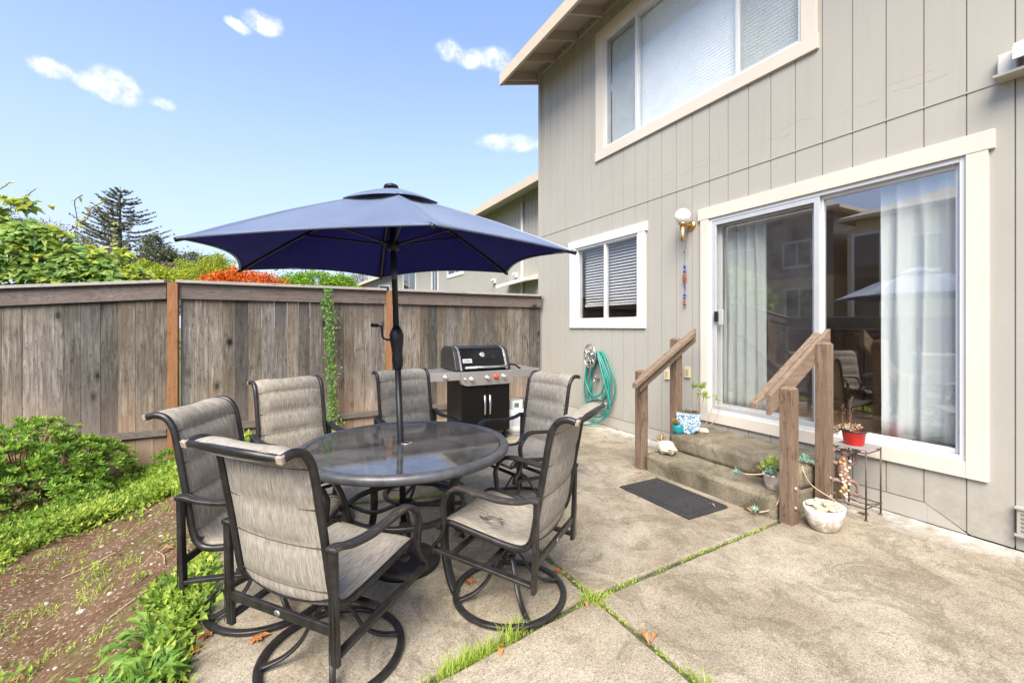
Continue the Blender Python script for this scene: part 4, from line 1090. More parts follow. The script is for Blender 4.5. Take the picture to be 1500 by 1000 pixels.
me.transform(mtx); me.materials.clear(); me.materials.append(blk)
for p in me.polygons: p.material_index = 0
lt = bpy.data.objects.new('lettering', me); C.objects.link(lt); lt.parent = lid
m = MB(); m.smooth = True; m.tube(smooth_path([(2.56, 4.86, .95), (2.66, 4.86, .935), (2.72, 4.88, .90), (2.76, 4.9, .885)], 4), .011, 8); m.build('side_lever', blk, gr_)
for x, y in ((2.0, 4.95), (2.56, 4.95), (2.0, 5.38), (2.56, 5.38)):
    m = MB(); m.smooth = True; m.tube([(x, y, .06), (x, y, .12)], .012, 8); m.lathe([(.035, -.014), (.04, -.010), (.04, .010), (.035, .014)], 20, (x, y, .041), (1, .3, 0)); m.build('caster', blk, gr_)
tk = thing('gas_cylinder', 'white propane cylinder standing on the patio right of the grill cabinet', 'gas cylinder', (2.80, 5.10, 0))
tw = pmat('white_tank_paint', (.72, .72, .70), .35, var=.1, vs=9)
m = MB(); m.smooth = True; m.lathe([(.10, .0), (.105, .02), (.10, .022), (.13, .04), (.152, .08), (.155, .12), (.155, .24), (.148, .285), (.11, .325), (.05, .34), (0, .342)], 36, (2.80, 5.10, 0)); m.build('body', tw, tk)
m = MB(); m.smooth = True; m.lathe([(.098, .32), (.10, .33), (.10, .445), (.096, .452), (.094, .445), (.094, .33)], 36, (2.80, 5.10, 0)); m.f = m.f[:-2]; m.mi = m.mi[:-2]; m.sm = m.sm[:-2]; m.uv = m.uv[:-2]; m.build('collar', tw, tk)
m = MB(); m.smooth = True; m.lathe([(.02, .34), (.02, .40), (.03, .405), (.03, .425), (0, .43)], 16, (2.80, 5.10, 0)); m.build('valve', brass, tk)
def arcpatch(r, a0, a1, z0, z1, c, mat, nm, par):
    m = MB(); m.smooth = True; k = 10
    pts = [(c[0] + r * math.cos(a0 + (a1 - a0) * i / k), c[1] + r * math.sin(a0 + (a1 - a0) * i / k), z) for z in (z0, z1) for i in range(k + 1)]
    m.add(pts, [(i, i + 1, k + 2 + i, k + 1 + i) for i in range(k)]); return m.build(nm, mat, par)
arcpatch(.1565, rad(225), rad(262), .13, .24, (2.80, 5.10), pmat('label_grey', (.42, .44, .5), .5), 'label', tk)
arcpatch(.1565, rad(264), rad(290), .12, .22, (2.80, 5.10), pmat('label_red', (.5, .08, .06), .5), 'label', tk)
arcpatch(.1012, rad(235), rad(270), .36, .42, (2.80, 5.10), pmat('label_green', (.10, .16, .10), .5), 'label', tk)
# ------------------------------------------------------------------ pots, plants and ornaments by the steps
def rosette(mb, p, r, n, up=(0, 0, 1), W=.3, lift=.5, bend=-.3, jit=.25):
    p = V(p); up = V(up).normalized(); a0 = R.uniform(0, 6)
    q = V((0, 0, 1)).rotation_difference(up).to_matrix()
    for k in range(n):
        a = a0 + k * 2.399; f = k / n
        el = lift + (1.25 - lift) * f
        d = q @ V((math.cos(a) * math.cos(el), math.sin(a) * math.cos(el), math.sin(el)))
        d = d + V((R.gauss(0, jit), R.gauss(0, jit), R.gauss(0, jit))) * .3
        L = r * (1 - .35 * f) * R.uniform(.8, 1.15)
        mb.leaf(p, d, up, L, L * W, bend, .22, .6)
terra = pmat('potting_soil', (.06, .04, .025), .95, bump=.8, bs=80, bd=.01)
whitep = None
def pot_white():
    m, nt, b = new_mat('stained_white_pot'); t = NT(nt); co = t.coord()
    z = t.n('ShaderNodeSeparateXYZ'); t.l(co, z.inputs[0])
    f = t.ramp(t.math('ADD', t.noise(co, 16, 6, .75, .5), t.math('MULTIPLY', z.outputs[2], -1.6)), [(.30, 0.0), (.46, .8)])
    t.l(t.mix(f, (.78, .75, .69), (.36, .27, .19)), b.inputs['Base Color']); b.inputs['Roughness'].default_value = .45; return m
whitep = pot_white()
succ_b = leaf_mat('blue_succulent', (.13, .25, .19), (.27, .42, .33), (.36, .48, .34), .15, .5)
succ_y = leaf_mat('yellow_succulent', (.34, .42, .07), (.52, .58, .14), (.38, .50, .13), .3, .5)
stemm = pmat('succulent_stem', (.46, .31, .20), .7, var=.2, vs=30)
# white pot on the lower step
px, py, pz = 3.385, 2.02, .167
t_ = thing('plant_pot', 'white pot of yellow-green and blue succulents on the lower step by the right handrail', 'plant pot', (px, py, pz))
m = MB(); m.smooth = True; m.lathe([(.0, 0), (.05, 0), (.053, .004), (.068, .105), (.072, .108), (.072, .118), (.064, .118), (.062, .10), (0, .10)], 32, (px, py, pz)); m.build('pot', whitep, t_)
m = MB()
for k in range(16): a = R.uniform(0, 6.28); rr = R.uniform(0, .06); rosette(m, (px + rr * math.cos(a), py + rr * math.sin(a), pz + .12 + R.uniform(0, .10)), .068, 16, (math.cos(a) * .5, math.sin(a) * .5, 1), .42, .3)
m.build('foliage', succ_y, t_)
m = MB()
for x, y, z in ((-.04, -.04, .14), (-.055, -.01, .13), (-.01, -.05, .17)): rosette(m, (px + x, py + y, pz + z), .065, 20, (-.5, -.4, 1), .34, .3)
m.build('blue_rosette', succ_b, t_)
m = MB(); m.smooth = True
for pth in ([(0, 0, .12), (-.06, -.075, .135), (-.105, -.115, .06), (-.14, -.12, -.04), (-.165, -.07, -.11), (-.21, -.02, -.135)],
            [(0, 0, .12), (-.08, .07, .10), (-.12, .17, .08)], [(.0, 0, .12), (.12, -.06, .18), (.28, -.08, .17)],):
    m.tube(smooth_path([(px + a, py + b, pz + c) for a, b, c in pth], 5), .0055, 7)
m.build('trailing_stem', stemm, t_)
m = MB()
for x, y, z, r_, u in ((-.225, .0, -.13, .055, (-.2, .1, 1)), (-.13, .20, .075, .062, (-.4, .3, .8)), (.28, -.085, .19, .06, (-.2, -.1, 1)), (.34, -.05, .20, .06, (.1, -.1, 1)), (.24, -.09, .20, .055, (-.3, -.3, 1)), (.31, -.12, .18, .05, (0, -.3, 1))):
    rosette(m, (px + x, py + y, pz + z), r_, 18, u, .26, .4)
m.build('stem_rosette', succ_b, t_)
m = MB(); m.smooth = True
m.tube(smooth_path([(3.62, 1.93, .335), (3.58, 1.9, .30), (3.62, 1.86, .2), (3.72, 1.74, .1)], 6), .005, 7); m.build('trailing_stem', stemm, t_)

# oval white pot on the patio, filled with shells and stones
px, py = 3.395, 1.665
t_ = thing('shell_pot', 'stained oval white pot filled with shells and stones, on the patio by the handrail post', 'plant pot', (px, py, 0))
m = MB(); m.smooth = True; m.lathe([(.0, 0.0), (.085, 0), (.10, .01), (.13, .07), (.142, .13), (.146, .158), (.139, .160), (.132, .145), (0, .135)], 40, (0, 0, 0)); m.v = [(px + x * 1.0, py + y * .82, z) for x, y, z in m.v]; m.build('pot', whitep, t_)
shm = leaf_mat('shell_mix', (.68, .60, .45), (.50, .38, .20), (.75, .70, .62), 0, .5)
m = MB(); m.smooth = True
for k in range(46):
    a = R.uniform(0, 6.28); rr = .115 * math.sqrt(R.random()); m.blob((px + rr * math.cos(a), py + rr * .8 * math.sin(a), .150 + R.uniform(0, .02)), R.uniform(.012, .026), 9, 6, .25, (R.uniform(.7, 1.3), R.uniform(.7, 1.3), R.uniform(.35, .6)), k)
m.blob((px + .0, py - .02, .178), .036, 12, 8, .2, (1.1, .8, .55), 3)
m.build('shell_and_stone', shm, t_)
m = MB()
for k in range(16): a = R.uniform(0, 6.28); m.leaf((px + .09 * math.cos(a), py + .07 * math.sin(a), .155), (math.cos(a), math.sin(a), R.uniform(.2, 1)), (0, 0, 1), R.uniform(.02, .04), .006)
m.build('sprouts', leaf_mat('sprout', (.13, .22, .04), (.25, .33, .08)), t_)

# metal side table
t_ = thing('side_table', 'small rusty metal side table holding the red pot, against the house wall', 'side table', (3.90, 1.685, 0))
rust = pmat('rusty_iron', (.10, .075, .06), .6, .4, var=.4, vs=30); ttop = pmat('grey_table_top', (.30, .28, .265), .5, .2, var=.15)
X0, X1, Y0, Y1 = 3.785, 4.025, 1.575, 1.80
m = MB(); m.box(X0, X1, Y0, Y1, .508, .520); m.build('top', ttop, t_, bevel=.003)
for x in (X0 + .008, X1 - .008):
    for y in (Y0 + .008, Y1 - .008):
        m = MB(); m.smooth = True; m.tube([(x, y, 0.0), (x, y, .507)], .006, 8); m.lathe([(.012, 0), (.012, .006), (.006, .010)], 12, (x, y, 0)); m.build('leg', rust, t_)
m = MB()
for z in (.49,):
    m.flat([(X0 + .008, Y0 + .008, z), (X1 - .008, Y0 + .008, z)], .008, .008, (0, 0, 1)); m.flat([(X0 + .008, Y1 - .008, z), (X1 - .008, Y1 - .008, z)], .008, .008, (0, 0, 1))
    m.flat([(X0 + .008, Y0 + .008, z), (X0 + .008, Y1 - .008, z)], .008, .008, (0, 0, 1)); m.flat([(X1 - .008, Y0 + .008, z), (X1 - .008, Y1 - .008, z)], .008, .008, (0, 0, 1))
m.build('top_frame', rust, t_); m = MB()
for z in (.085,):
    m.flat([(X0 + .008, Y0 + .008, z), (X1 - .008, Y0 + .008, z)], .008, .008, (0, 0, 1)); m.flat([(X0 + .008, Y1 - .008, z), (X1 - .008, Y1 - .008, z)], .008, .008, (0, 0, 1))
    m.flat([(X0 + .008, Y0 + .008, z), (X0 + .008, Y1 - .008, z)], .008, .008, (0, 0, 1)); m.flat([(X1 - .008, Y0 + .008, z), (X1 - .008, Y1 - .008, z)], .008, .008, (0, 0, 1))
m.flat(smooth_path([(X0, Y1, .085), (3.88, 1.72, .10), (3.92, 1.66, .075), (X1, Y0, .085)], 5), .006, .006, (0, 0, 1))
m.build('stretcher', rust, t_)
# gecko ornament with a pebble back hung inside the table
F_ = V((-.76, -.65, 0)).normalized(); S_ = V((.65, -.76, 0)).normalized(); O_ = V((3.83, 1.745, .31))
def gp(a, b, d=0.0): return O_ + S_ * a + V((0, 0, b)) + F_ * d
t_ = thing('gecko_ornament', 'brown gecko ornament with a pebble-covered back hanging inside the metal side table', 'ornament', tuple(O_))
gm_ = pmat('gecko_clay', (.24, .135, .105), .7, var=.3, vs=25, bump=.3)
m = MB(); m.smooth = True
m.tube(smooth_path([gp(.015, .175), gp(.012, .155), gp(.008, .125), gp(.0, .10), gp(-.005, .05), gp(.0, -.02), gp(.005, -.07), gp(.0, -.11), gp(-.012, -.16), gp(-.004, -.205), gp(.02, -.235), gp(.045, -.235)], 4), 0, 12,
       [.012, .02, .027, .031, .034, .034, .032, .028, .024, .019, .018, .020, .024, .027, .030, .033, .036, .037, .038, .038, .037, .036, .035, .033, .031, .028, .025, .022, .019, .017, .015, .013, .012, .011, .010, .009, .008, .0075, .007, .006, .0055, .005, .0045, .004, .003][:45])
for s_ in (-1, 1):
    m.tube(smooth_path([gp(.0, .055), gp(s_ * .055, .06), gp(s_ * .085, .095), gp(s_ * .075, .145)], 4), 0, 8, [.017 - .0007 * i for i in range(13)])
    m.tube(smooth_path([gp(.0, -.085), gp(s_ * .055, -.07), gp(s_ * .09, -.105), gp(s_ * .085, -.155)], 4), 0, 8, [.018 - .0007 * i for i in range(13)])
    for hx, hz in ((.075, .145), (.085, -.155)):
        for k in range(5):
            a = (k - 2) * .5; up_s = 1 if hz > 0 else -1
            m.tube([gp(s_ * hx, hz), gp(s_ * hx + .032 * math.sin(a), hz + .032 * math.cos(a) * up_s)], 0, 6, [.007, .006])
            m.blob(gp(s_ * hx + .034 * math.sin(a), hz + .034 * math.cos(a) * up_s), .007, 6, 4)
    m.blob(gp(s_ * .018 + .01, .145, .018), .008, 8, 6)
m.build('body', gm_, t_)
m = MB(); m.smooth = True
for k in range(24):
    b = .10 - k * .0125; m.blob(gp(R.uniform(-.02, .02) + (.014 if k % 2 else -.014), b, .030 - .012 * max(0, -(b) / .2)), R.uniform(.009, .014), 9, 6, .2, (1, 1, 1), k)
m.build('pebble_back', leaf_mat('pebble_mix', (.60, .55, .46), (.45, .24, .07), (.62, .60, .55), 0, .3), t_)

# red pot
px, py, pz = 3.885, 1.70, .5205
t_ = thing('plant_pot', 'bright red pot with a dried brown succulent, standing on the metal side table', 'plant pot', (px, py, pz))
m = MB(); m.smooth = True; m.lathe([(.0, 0), (.058, 0), (.062, .004), (.076, .098), (.08, .10)], 32, (px, py, pz)); m.build('pot', pmat('red_glaze', (.62, .015, .012), .22, var=.06), t_)
m = MB(); m.smooth = True; m.lathe([(.0, .092), (.066, .092), (.072, .1005), (.084, .1005), (.086, .106), (.084, .112), (.072, .112), (.068, .098)], 32, (px, py, pz)); m.build('rim', pmat('black_liner', (.015, .015, .015), .4), t_)
dry = leaf_mat('dried_leaves', (.30, .20, .12), (.48, .37, .25), (.20, .11, .07), .1, .8)
m = MB()
for k in range(20):
    a = R.uniform(0, 6.28); rr = R.uniform(0, .07); rosette(m, (px + rr * math.cos(a), py + rr * math.sin(a) + .02, pz + .105 + R.uniform(0, .03)), .035, 10, (math.cos(a), math.sin(a), .5), .5, .2)
for k in range(22):
    f = R.random(); rosette(m, (px - .03 - .02 * f + R.gauss(0, .012), py + .07 + .09 * f, pz + .11 - .05 * f + R.gauss(0, .014)), .032, 10, (-.6, .6, .2), .5, .2)
m.build('dried_succulent', dry, t_)
m = MB(); m.smooth = True
for x, y, h in ((0, .02, .26), (-.02, .06, .20), (.02, .03, .17)):
    P_ = smooth_path([(px + x, py + y, pz + .10), (px + x * 1.5 + .01, py + y + .01, pz + .10 + h * .5), (px + x * 2 - .03, py + y - .02, pz + .10 + h)], 5); m.tube(P_, .0022, 5)
    for p in P_[5:]: m.blob(p + V((R.gauss(0, .008), R.gauss(0, .008), 0)), .0045, 5, 4)
m.build('dry_stalk', pmat('dry_stalk', (.20, .10, .06), .8), t_)

# left group: rock, teal pot, mosaic pot, stone dish, leggy succulents
m = MB(); m.smooth = True; m.blob((3.375, 3.06, .228), .098, 14, 9, .16, (.8, 1.1, .66), 5); m.smooth = False; m.sm = [False] * len(m.sm)
single(m, 'rock', pmat('pale_rock', (.60, .53, .40), .85, var=.35, vs=12, bump=.6, bs=25, bd=.02), 'pale rough rock on the left end of the lower step', 'rock', (3.375, 3.07, .166))
t_ = thing('plant_pot', 'small glossy teal pot with a yellowish succulent on the upper step', 'plant pot', (3.60, 3.115, .334))
m = MB(); m.smooth = True; m.lathe([(.0, 0), (.04, 0), (.046, .003), (.053, .03), (.052, .075), (.049, .084), (.044, .084), (.044, .07), (0, .07)], 28, (3.60, 3.115, .334)); m.build('pot', pmat('teal_glaze', (.01, .22, .24), .2, var=.25, vs=10), t_)
m = MB()
for k in range(7): a = R.uniform(0, 6.28); rosette(m, (3.60 + .03 * math.cos(a), 3.13 + .03 * math.sin(a), .42 + R.uniform(0, .03)), .045, 12, (math.cos(a) * .4, math.sin(a) * .4, 1), .4)
m.build('foliage', leaf_mat('orange_succulent', (.32, .28, .05), (.42, .20, .05), (.28, .34, .08)), t_)
t_ = thing('plant_pot', 'half-round blue and white mosaic pot standing on the upper step', 'plant pot', (3.70, 3.07, .334))
def mosaic():
    m, nt, b = new_mat('mosaic_tiles'); t = NT(nt); co = t.coord()
    v = t.n('ShaderNodeTexVoronoi'); v.inputs['Scale'].default_value = 75; t.l(co, v.inputs['Vector'])
    sp = t.n('ShaderNodeSeparateColor'); t.l(v.outputs['Color'], sp.inputs[0])
    col = t.ramp(sp.outputs[0], [(.0, (.02, .10, .25)), (.3, (.08, .28, .42)), (.5, (.30, .48, .58)), (.75, (.70, .72, .70)), (1.0, (.12, .40, .46))])
    nt.nodes[-1] if False else None
    for n_ in nt.nodes:
        if n_.type == 'VALTORGB': n_.color_ramp.interpolation = 'CONSTANT'
    ed = t.ramp(t.voro(co, 75, 'DISTANCE_TO_EDGE'), [(.03, 1.0), (.07, 0.0)])
    t.l(t.mix(ed, col, (.42, .42, .40)), b.inputs['Base Color']); b.inputs['Roughness'].default_value = .25; return m
m = MB(); n_ = 22; ax = V((.62, -.78, 0)).normalized(); nn_ = V((-.78, -.62, 0)).normalized(); cc = V((3.70, 3.07, .334))
prof = [(-.112, .205)] + [(.112 * math.sin(math.pi * (k / n_ - .5) * 1.02), .125 - .125 * math.cos(math.pi * (k / n_ - .5))) for k in range(n_ + 1)] + [(.112, .205), (.085, .175), (-.085, .185)]
prof = prof[:-2] + [(.10, .195), (-.10, .20)]
N_ = len(prof)
m.add([cc + ax * a + V((0, 0, b)) + nn_ * .045 for a, b in prof] + [cc + ax * a + V((0, 0, b)) - nn_ * .045 for a, b in prof], [tuple(range(N_)), tuple(range(2 * N_ - 1, N_ - 1, -1))] + [(i, N_ + i, N_ + (i + 1) % N_, (i + 1) % N_) for i in range(N_)])
m.build('pot', mosaic(), t_, bevel=.004)
m = MB()
for k in range(40): rosette(m, cc + ax * R.uniform(-.09, .09) + V((0, 0, .20 + R.uniform(0, .02))), R.uniform(.02, .04), 5, (R.gauss(0, .3), R.gauss(0, .3), 1), .3)
m.build('dried_plants', leaf_mat('dry_brown', (.12, .07, .035), (.25, .16, .08), (.16, .18, .05)), t_)
t_ = thing('leggy_succulent', 'tall leggy succulent with bright green tips in a pale stone dish on the upper step', 'plant', (3.84, 3.03, .334))
m = MB(); m.smooth = True; m.blob((3.84, 3.03, .352), .07, 18, 10, .15, (1.0, 1.15, .42), 8); m.build('stone_dish', pmat('dish_stone', (.50, .42, .35), .8, var=.2, vs=20), t_)
m = MB(); m.smooth = True; tips = []
for pth in ([(3.83, 3.08, .37), (3.84, 3.12, .55), (3.82, 3.13, .73), (3.84, 3.11, .80)], [(3.84, 3.05, .37), (3.86, 3.06, .5), (3.90, 3.06, .62), (3.91, 3.05, .70)], [(3.86, 3.02, .37), (3.90, 2.98, .5), (3.97, 2.97, .64), (3.99, 2.96, .70)],
            [(3.86, 3.0, .37), (3.92, 2.93, .46), (3.99, 2.94, .56), (4.0, 2.95, .66)], [(3.83, 3.1, .37), (3.80, 3.15, .5), (3.88, 3.12, .66), (3.93, 3.08, .79)]):
    m.tube(smooth_path(pth, 5), .004, 6); tips.append(pth[-1])
m.build('stem', pmat('grey_stem', (.30, .22, .16), .8, var=.2, vs=30), t_)
m = MB()
for i, p in enumerate(tips):
    for k in range(2 if i in (2, 3) else 6): rosette(m, V(p) + V((R.gauss(0, .018), R.gauss(0, .018), R.gauss(0, .012))), .05 if i not in (2, 3) else .028, 16, (R.gauss(0, .3), R.gauss(0, .3), 1), .22, .1)
m.build('foliage', leaf_mat('lime_tips', (.22, .36, .06), (.34, .48, .10), (.42, .42, .14)), t_)
t_ = thing('succulent_clump', 'orange-tinged small succulent growing behind the pale rock beside the left post', 'plant', (3.42, 3.16, .166))
m = MB()
for k in range(10): rosette(m, (3.42 + R.gauss(0, .02), 3.165 + R.gauss(0, .018), .20 + .012 * k), .05, 9, (R.gauss(0, .5), R.gauss(0, .5), 1), .3)
m.build('foliage', leaf_mat('orange_tips', (.20, .26, .05), (.45, .20, .04), (.34, .30, .08)), t_)
m = MB(); m.smooth = True; m.tube([(3.42, 3.165, .167), (3.42, 3.165, .33)], .006, 6); m.build('stem', stemm, t_)

# ------------------------------------------------------------------ fallen leaves
fl = [leaf_mat('fallen_brown', (.30, .10, .03), (.46, .19, .06), (.24, .09, .035), .1, .7), leaf_mat('fallen_tan', (.50, .28, .14), (.44, .22, .11), None, .1, .7)]
def fallen(x, y, z, s_, kind, lab, mt):
    m = MB(); a0 = R.uniform(0, 6.28)
    if kind == 'maple':
        for k in range(5):
            a = a0 + (k - 2) * .75; L = s_ * (1.0 if k == 2 else .85 if k in (1, 3) else .6)
            d = V((math.cos(a), math.sin(a), .0)); m.leaf((0, 0, .004), d + V((0, 0, R.uniform(.02, .22))), (0, 0, 1), L, L * .55, R.uniform(-.1, .3), .12, .5)
            for e in (-.45, .45):
                dd = V((math.cos(a + e), math.sin(a + e), R.uniform(0, .25))); m.leaf(d * L * .35 + V((0, 0, .008)), dd, (0, 0, 1), L * .42, L * .2, .2, .15)
        m.tube([(0, 0, .004), (-s_ * .5 * math.cos(a0), -s_ * .5 * math.sin(a0), .006)], .0012, 4)
    else:
        d = V((math.cos(a0), math.sin(a0), .03)); m.leaf((0, 0, .003), d, (0, 0, 1), s_ * 1.3, s_ * .5, .3, .25, .45)
        m.leaf((0, 0, .003), V((-d.x, -d.y, .05)), (0, 0, 1), s_ * .4, s_ * .3, .3, .2)
    return single(m, 'fallen_leaf', mt, lab, 'leaf', (0, 0, 0), 'fallen leaves on the ground').__setattr__('location', (x, y, z))
FL = [(-.093, 2.304, .075, 'maple', 'large rust-brown maple leaf on the patio left of the nearest chair'), (-.281, 2.446, .055, 'maple', 'orange-brown leaf at the slab edge, upper of the two left of the nearest chair'),
      (-.301, 2.34, .055, 'maple', 'orange-brown leaf at the slab edge, lower of the two left of the nearest chair'), (.878, 1.724, .05, 'oval', 'red-brown curled leaf stuck in the grassy joint at the bottom of the photo'),
      (1.379, 1.76, .05, 'oval', 'orange leaf tucked beside the grass tuft where the joints cross'), (.945, 2.229, .05, 'maple', 'brown leaf inside the base ring of the torn chair'),
      (3.19, 2.06, .07, 'oval', 'long brown leaf on the patio at the corner of the steps'), (3.22, 1.97, .06, 'oval', 'orange leaf beside the handrail post, next to the step corner'),
      (3.02, 2.295, .035, 'oval', 'small orange leaf lying on the right end of the doormat edge'), (3.14, 2.22, .04, 'oval', 'orange leaf between the doormat and the lower step'),
      (3.70, 4.38, .06, 'oval', 'orange-brown leaf on the patio under the hose'), (2.228, 2.359, .025, 'oval', 'tiny brown leaf alone in the middle of the patio'),
      (1.445, 2.10, .05, 'maple', 'brown leaf in the joint behind the torn chair'), (1.49, 1.50, .055, 'oval', 'reddish leaf in the joint below the grass tuft'), (1.50, 1.44, .05, 'oval', 'reddish leaf furthest down the right-hand joint'),
      (3.07, 3.15, .05, 'oval', 'tan leaf by the foot of the left handrail post'), (.05, 2.72, .05, 'maple', 'brown leaf under the leftmost chair'), (3.93, 1.66, .06, 'maple', 'rust-brown leaf under the metal side table'),
      (.30, 2.52, .05, 'oval', 'brown leaf under the front edge of the table'), (4.0, 3.45, .03, 'oval', 'small brown leaf beside the wall left of the steps')]
for i, (x, y, s_, k, lab) in enumerate(FL): fallen(x, y, .334 if False else .0015 + (.013 if 'doormat edge' in lab else 0), s_, k, lab, fl[1] if 'tan' in lab or 'orange leaf' in lab else fl[0])
DL = [(-1.02, 5.02, 'tan leaf at the far end of the bare soil below the shrub'), (-.58, 4.75, 'orange-tan leaf on the soil nearest the fence corner'), (-.66, 3.85, 'pale orange leaf in the middle of the soil, left of the chair'),
      (-.60, 3.65, 'long brown leaf on the soil beside the patio edge weeds'), (-.55, 3.10, 'pinkish dry leaf on the soil beside the weeds'), (-1.12, 2.95, 'pale tan leaf on the soil in the bottom left corner')]
for x, y, lab in DL: fallen(x, y, gz(x, y) + .006, .075, 'oval', lab, fl[1])
# ------------------------------------------------------------------ fences
def fence_run(a, b, za, zb_, t_, nb_seed, bot=-.42, wd_=.14, rail=True, side=-1):
    """a, b: 2-D ends; za, zb_: cap-top heights. side: which side of the run faces us (normal)"""
    a, b = V(a), V(b); d = (b - a); L = d.length; d.normalize(); nrm = V((d.y, -d.x))   # points to camera side for +x direction runs
    rr = random.Random(nb_seed)
    m = MB(); x = .02
    def P(s_, off, z): q = a + d * s_ + nrm * off; return (q.x, q.y, z)
    def top(s_): return za + (zb_ - za) * s_ / L
    def slab(mb, s0, s1, o0, o1, z0a, z1a, z0b, z1b):
        mb.hexa([P(s0, o1, z0a), P(s1, o1, z0b), P(s1, o0, z0b), P(s0, o0, z0a), P(s0, o1, z1a), P(s1, o1, z1b), P(s1, o0, z1b), P(s0, o0, z1a)])
    while x < L - .03:
        w_ = min(rr.uniform(wd_ * .92, wd_ * 1.05), L - x - .01); o_ = rr.uniform(-.003, .003); lean = rr.uniform(-.002, .002)
        slab(m, x, x + w_, -.012 + o_, .008 + o_, bot + rr.uniform(-.01, .01), top(x) - .03, bot, top(x + w_) - .03)
        x += w_ + rr.choice((.001, .001, .002, .004))
    m.build('board_panel', M['fence'], t_, bevel=.0015, seg=1)
    m = MB(); slab(m, .0, L, .011, .047, top(0) - .225, top(0) - .036, top(L) - .225, top(L) - .036); m.build('top_rail', M['fence_h'], t_, bevel=.004)
    m = MB(); slab(m, -.02, L + .0, -.055, .095, top(0) - .0355, top(0), top(L) - .0355, top(L)); m.build('cap_board', M['cap'], t_, bevel=.004)
    if rail:
        m = MB(); slab(m, .0, L, .012, .05, top(0) - 1.85, top(0) - 1.765, top(L) - 1.85, top(L) - 1.765); m.build('bottom_rail', M['fence_h'], t_, bevel=.004)
def post(t_, x, y, top, mt=None, h=.05, bot=-.45):
    m = MB(); m.box(x - h, x + h, y - h, y + h, bot, top); return m.build('post', mt or M['redpost'], t_, bevel=.004)
YF = 6.55
f1 = thing('wooden_fence', 'weathered grey board fence with two reddish posts running behind the table to the house', 'fence', (1.5, YF, 0))
fence_run((-1.036, YF), (1.412, YF), 1.975, 1.975, f1, 3); fence_run((1.498, YF), (4.10, YF), 1.975, 1.975, f1, 5)
post(f1, -1.085, YF - .035, 1.938); post(f1, 1.455, YF - .03, 1.938, h=.042)
f2 = thing('wooden_fence', 'weathered grey board fence at the left, sloping down behind the green shrub', 'fence', (-2.7, 7.0, 0))
fence_run((-5.2, 7.78), (-1.14, 6.575), 1.71, 1.972, f2, 9, -.6, .185)
post(f2, -3.4, 7.24, 1.79)
f3 = thing('side_fence', 'weathered board fence along the far left side of the garden', 'fence', (-5.2, 3, 0))
fence_run((-5.2, -4), (-5.2, 7.7), 1.6, 1.7, f3, 13, -.5, rail=False)

# ------------------------------------------------------------------ neighbouring buildings
nb = thing('neighbour_townhouse', 'beige townhouse row with grooved siding seen past the umbrella behind the fence', 'house', (8, 18, -.3))
NX = 6.6
m = MB(); m.cur = 1; m.box(NX + .01, NX + 8, 9.4, 28, -.4, 5.62); m.cur = 0
y = 9.38
while y < 28:
    m.box(NX, NX + .0105, y, y + .192, -.3, 5.62); y += .203
m.cur = 0; m.build('wall', [M['siding'], M['groove']], nb)
m = MB(); m.hexa([(5.98, 9.1, 5.36), (10.6, 9.1, 6.6), (10.6, 28.3, 6.6), (5.98, 28.3, 5.36), (5.98, 9.1, 5.42), (10.6, 9.1, 6.66), (10.6, 28.3, 6.66), (5.98, 28.3, 5.42)]); rn = m.build('roof', M['shingle'], nb)
m = MB(); m.box(5.94, 5.979, 9.08, 28.3, 5.20, 5.43); m.build('fascia', M['fascia'], rn)
m = MB(); m.hexa([(5.98, 9.1, 5.25), (NX - .002, 9.1, 5.40), (NX - .002, 28.3, 5.40), (5.98, 28.3, 5.25), (5.98, 9.1, 5.355), (NX - .002, 9.1, 5.52), (NX - .002, 28.3, 5.52), (5.98, 28.3, 5.355)]); m.build('soffit', M['soffit'], rn)
m = MB(); m.smooth = True; m.flat([(NX - .05, 11.5, -.2), (NX - .05, 11.5, 5.2)], .075, .075, (1, 0, 0)); m.build('downpipe', M['white'], nb)
for y, z in ((13.45, 2.97), (11.93, 3.02), (12.85, 4.28)):
    m = MB(); m.box(NX - .09, NX - .001, y - .06, y + .06, z - .07, z + .07); m.hexa([(NX - .14, y - .07, z - .0), (NX - .091, y - .07, z + .0), (NX - .091, y + .07, z), (NX - .14, y + .07, z), (NX - .14, y - .07, z + .03), (NX - .091, y - .07, z + .08), (NX - .091, y + .07, z + .08), (NX - .14, y + .07, z + .03)])
    m.build('wall_vent', M['white'], nb)
m = MB(); m.hexa([(NX - .5, 10.5, 2.70), (NX - .002, 10.5, 2.78), (NX - .002, 12.4, 2.78), (NX - .5, 12.4, 2.62), (NX - .5, 10.5, 2.80), (NX - .002, 10.5, 2.95), (NX - .002, 12.4, 2.86), (NX - .5, 12.4, 2.72)]); m.build('porch_trim', M['white'], nb)
def nwin(par, x, y0, y1, z0, z1, gm, nm='window'):
    m = MB(); ring(m, y0 - .11, y1 + .11, z0 - .11, z1 + .11, .11, x - .03, x - .002)
    wn = m.build(nm, M['white'], par)
    m = MB(); ring(m, y0, y1, z0, z1, .05, x - .02, x - .003); m.box(x - .02, x - .003, (y0 + y1) / 2 - .03, (y0 + y1) / 2 + .03, z0 + .05, z1 - .05); m.build('frame', M['vinyl'], wn)
    m = MB(); m.box(x - .012, x - .004, y0 + .05, y1 - .05, z0 + .05, z1 - .05); m.build('pane', gm, wn)
dg = pmat('dark_window', (.03, .035, .04), .05, 0, .8); dg.node_tree.nodes['Principled BSDF'].inputs['Roughness'].default_value = .03
nwin(nb, NX, 23.2, 25.7, 3.0, 4.6, dg); nwin(nb, NX, 16.4, 18.1, 3.62, 4.8, dg); nwin(nb, NX, 19.5, 20.3, 2.4, 4.4, dg)
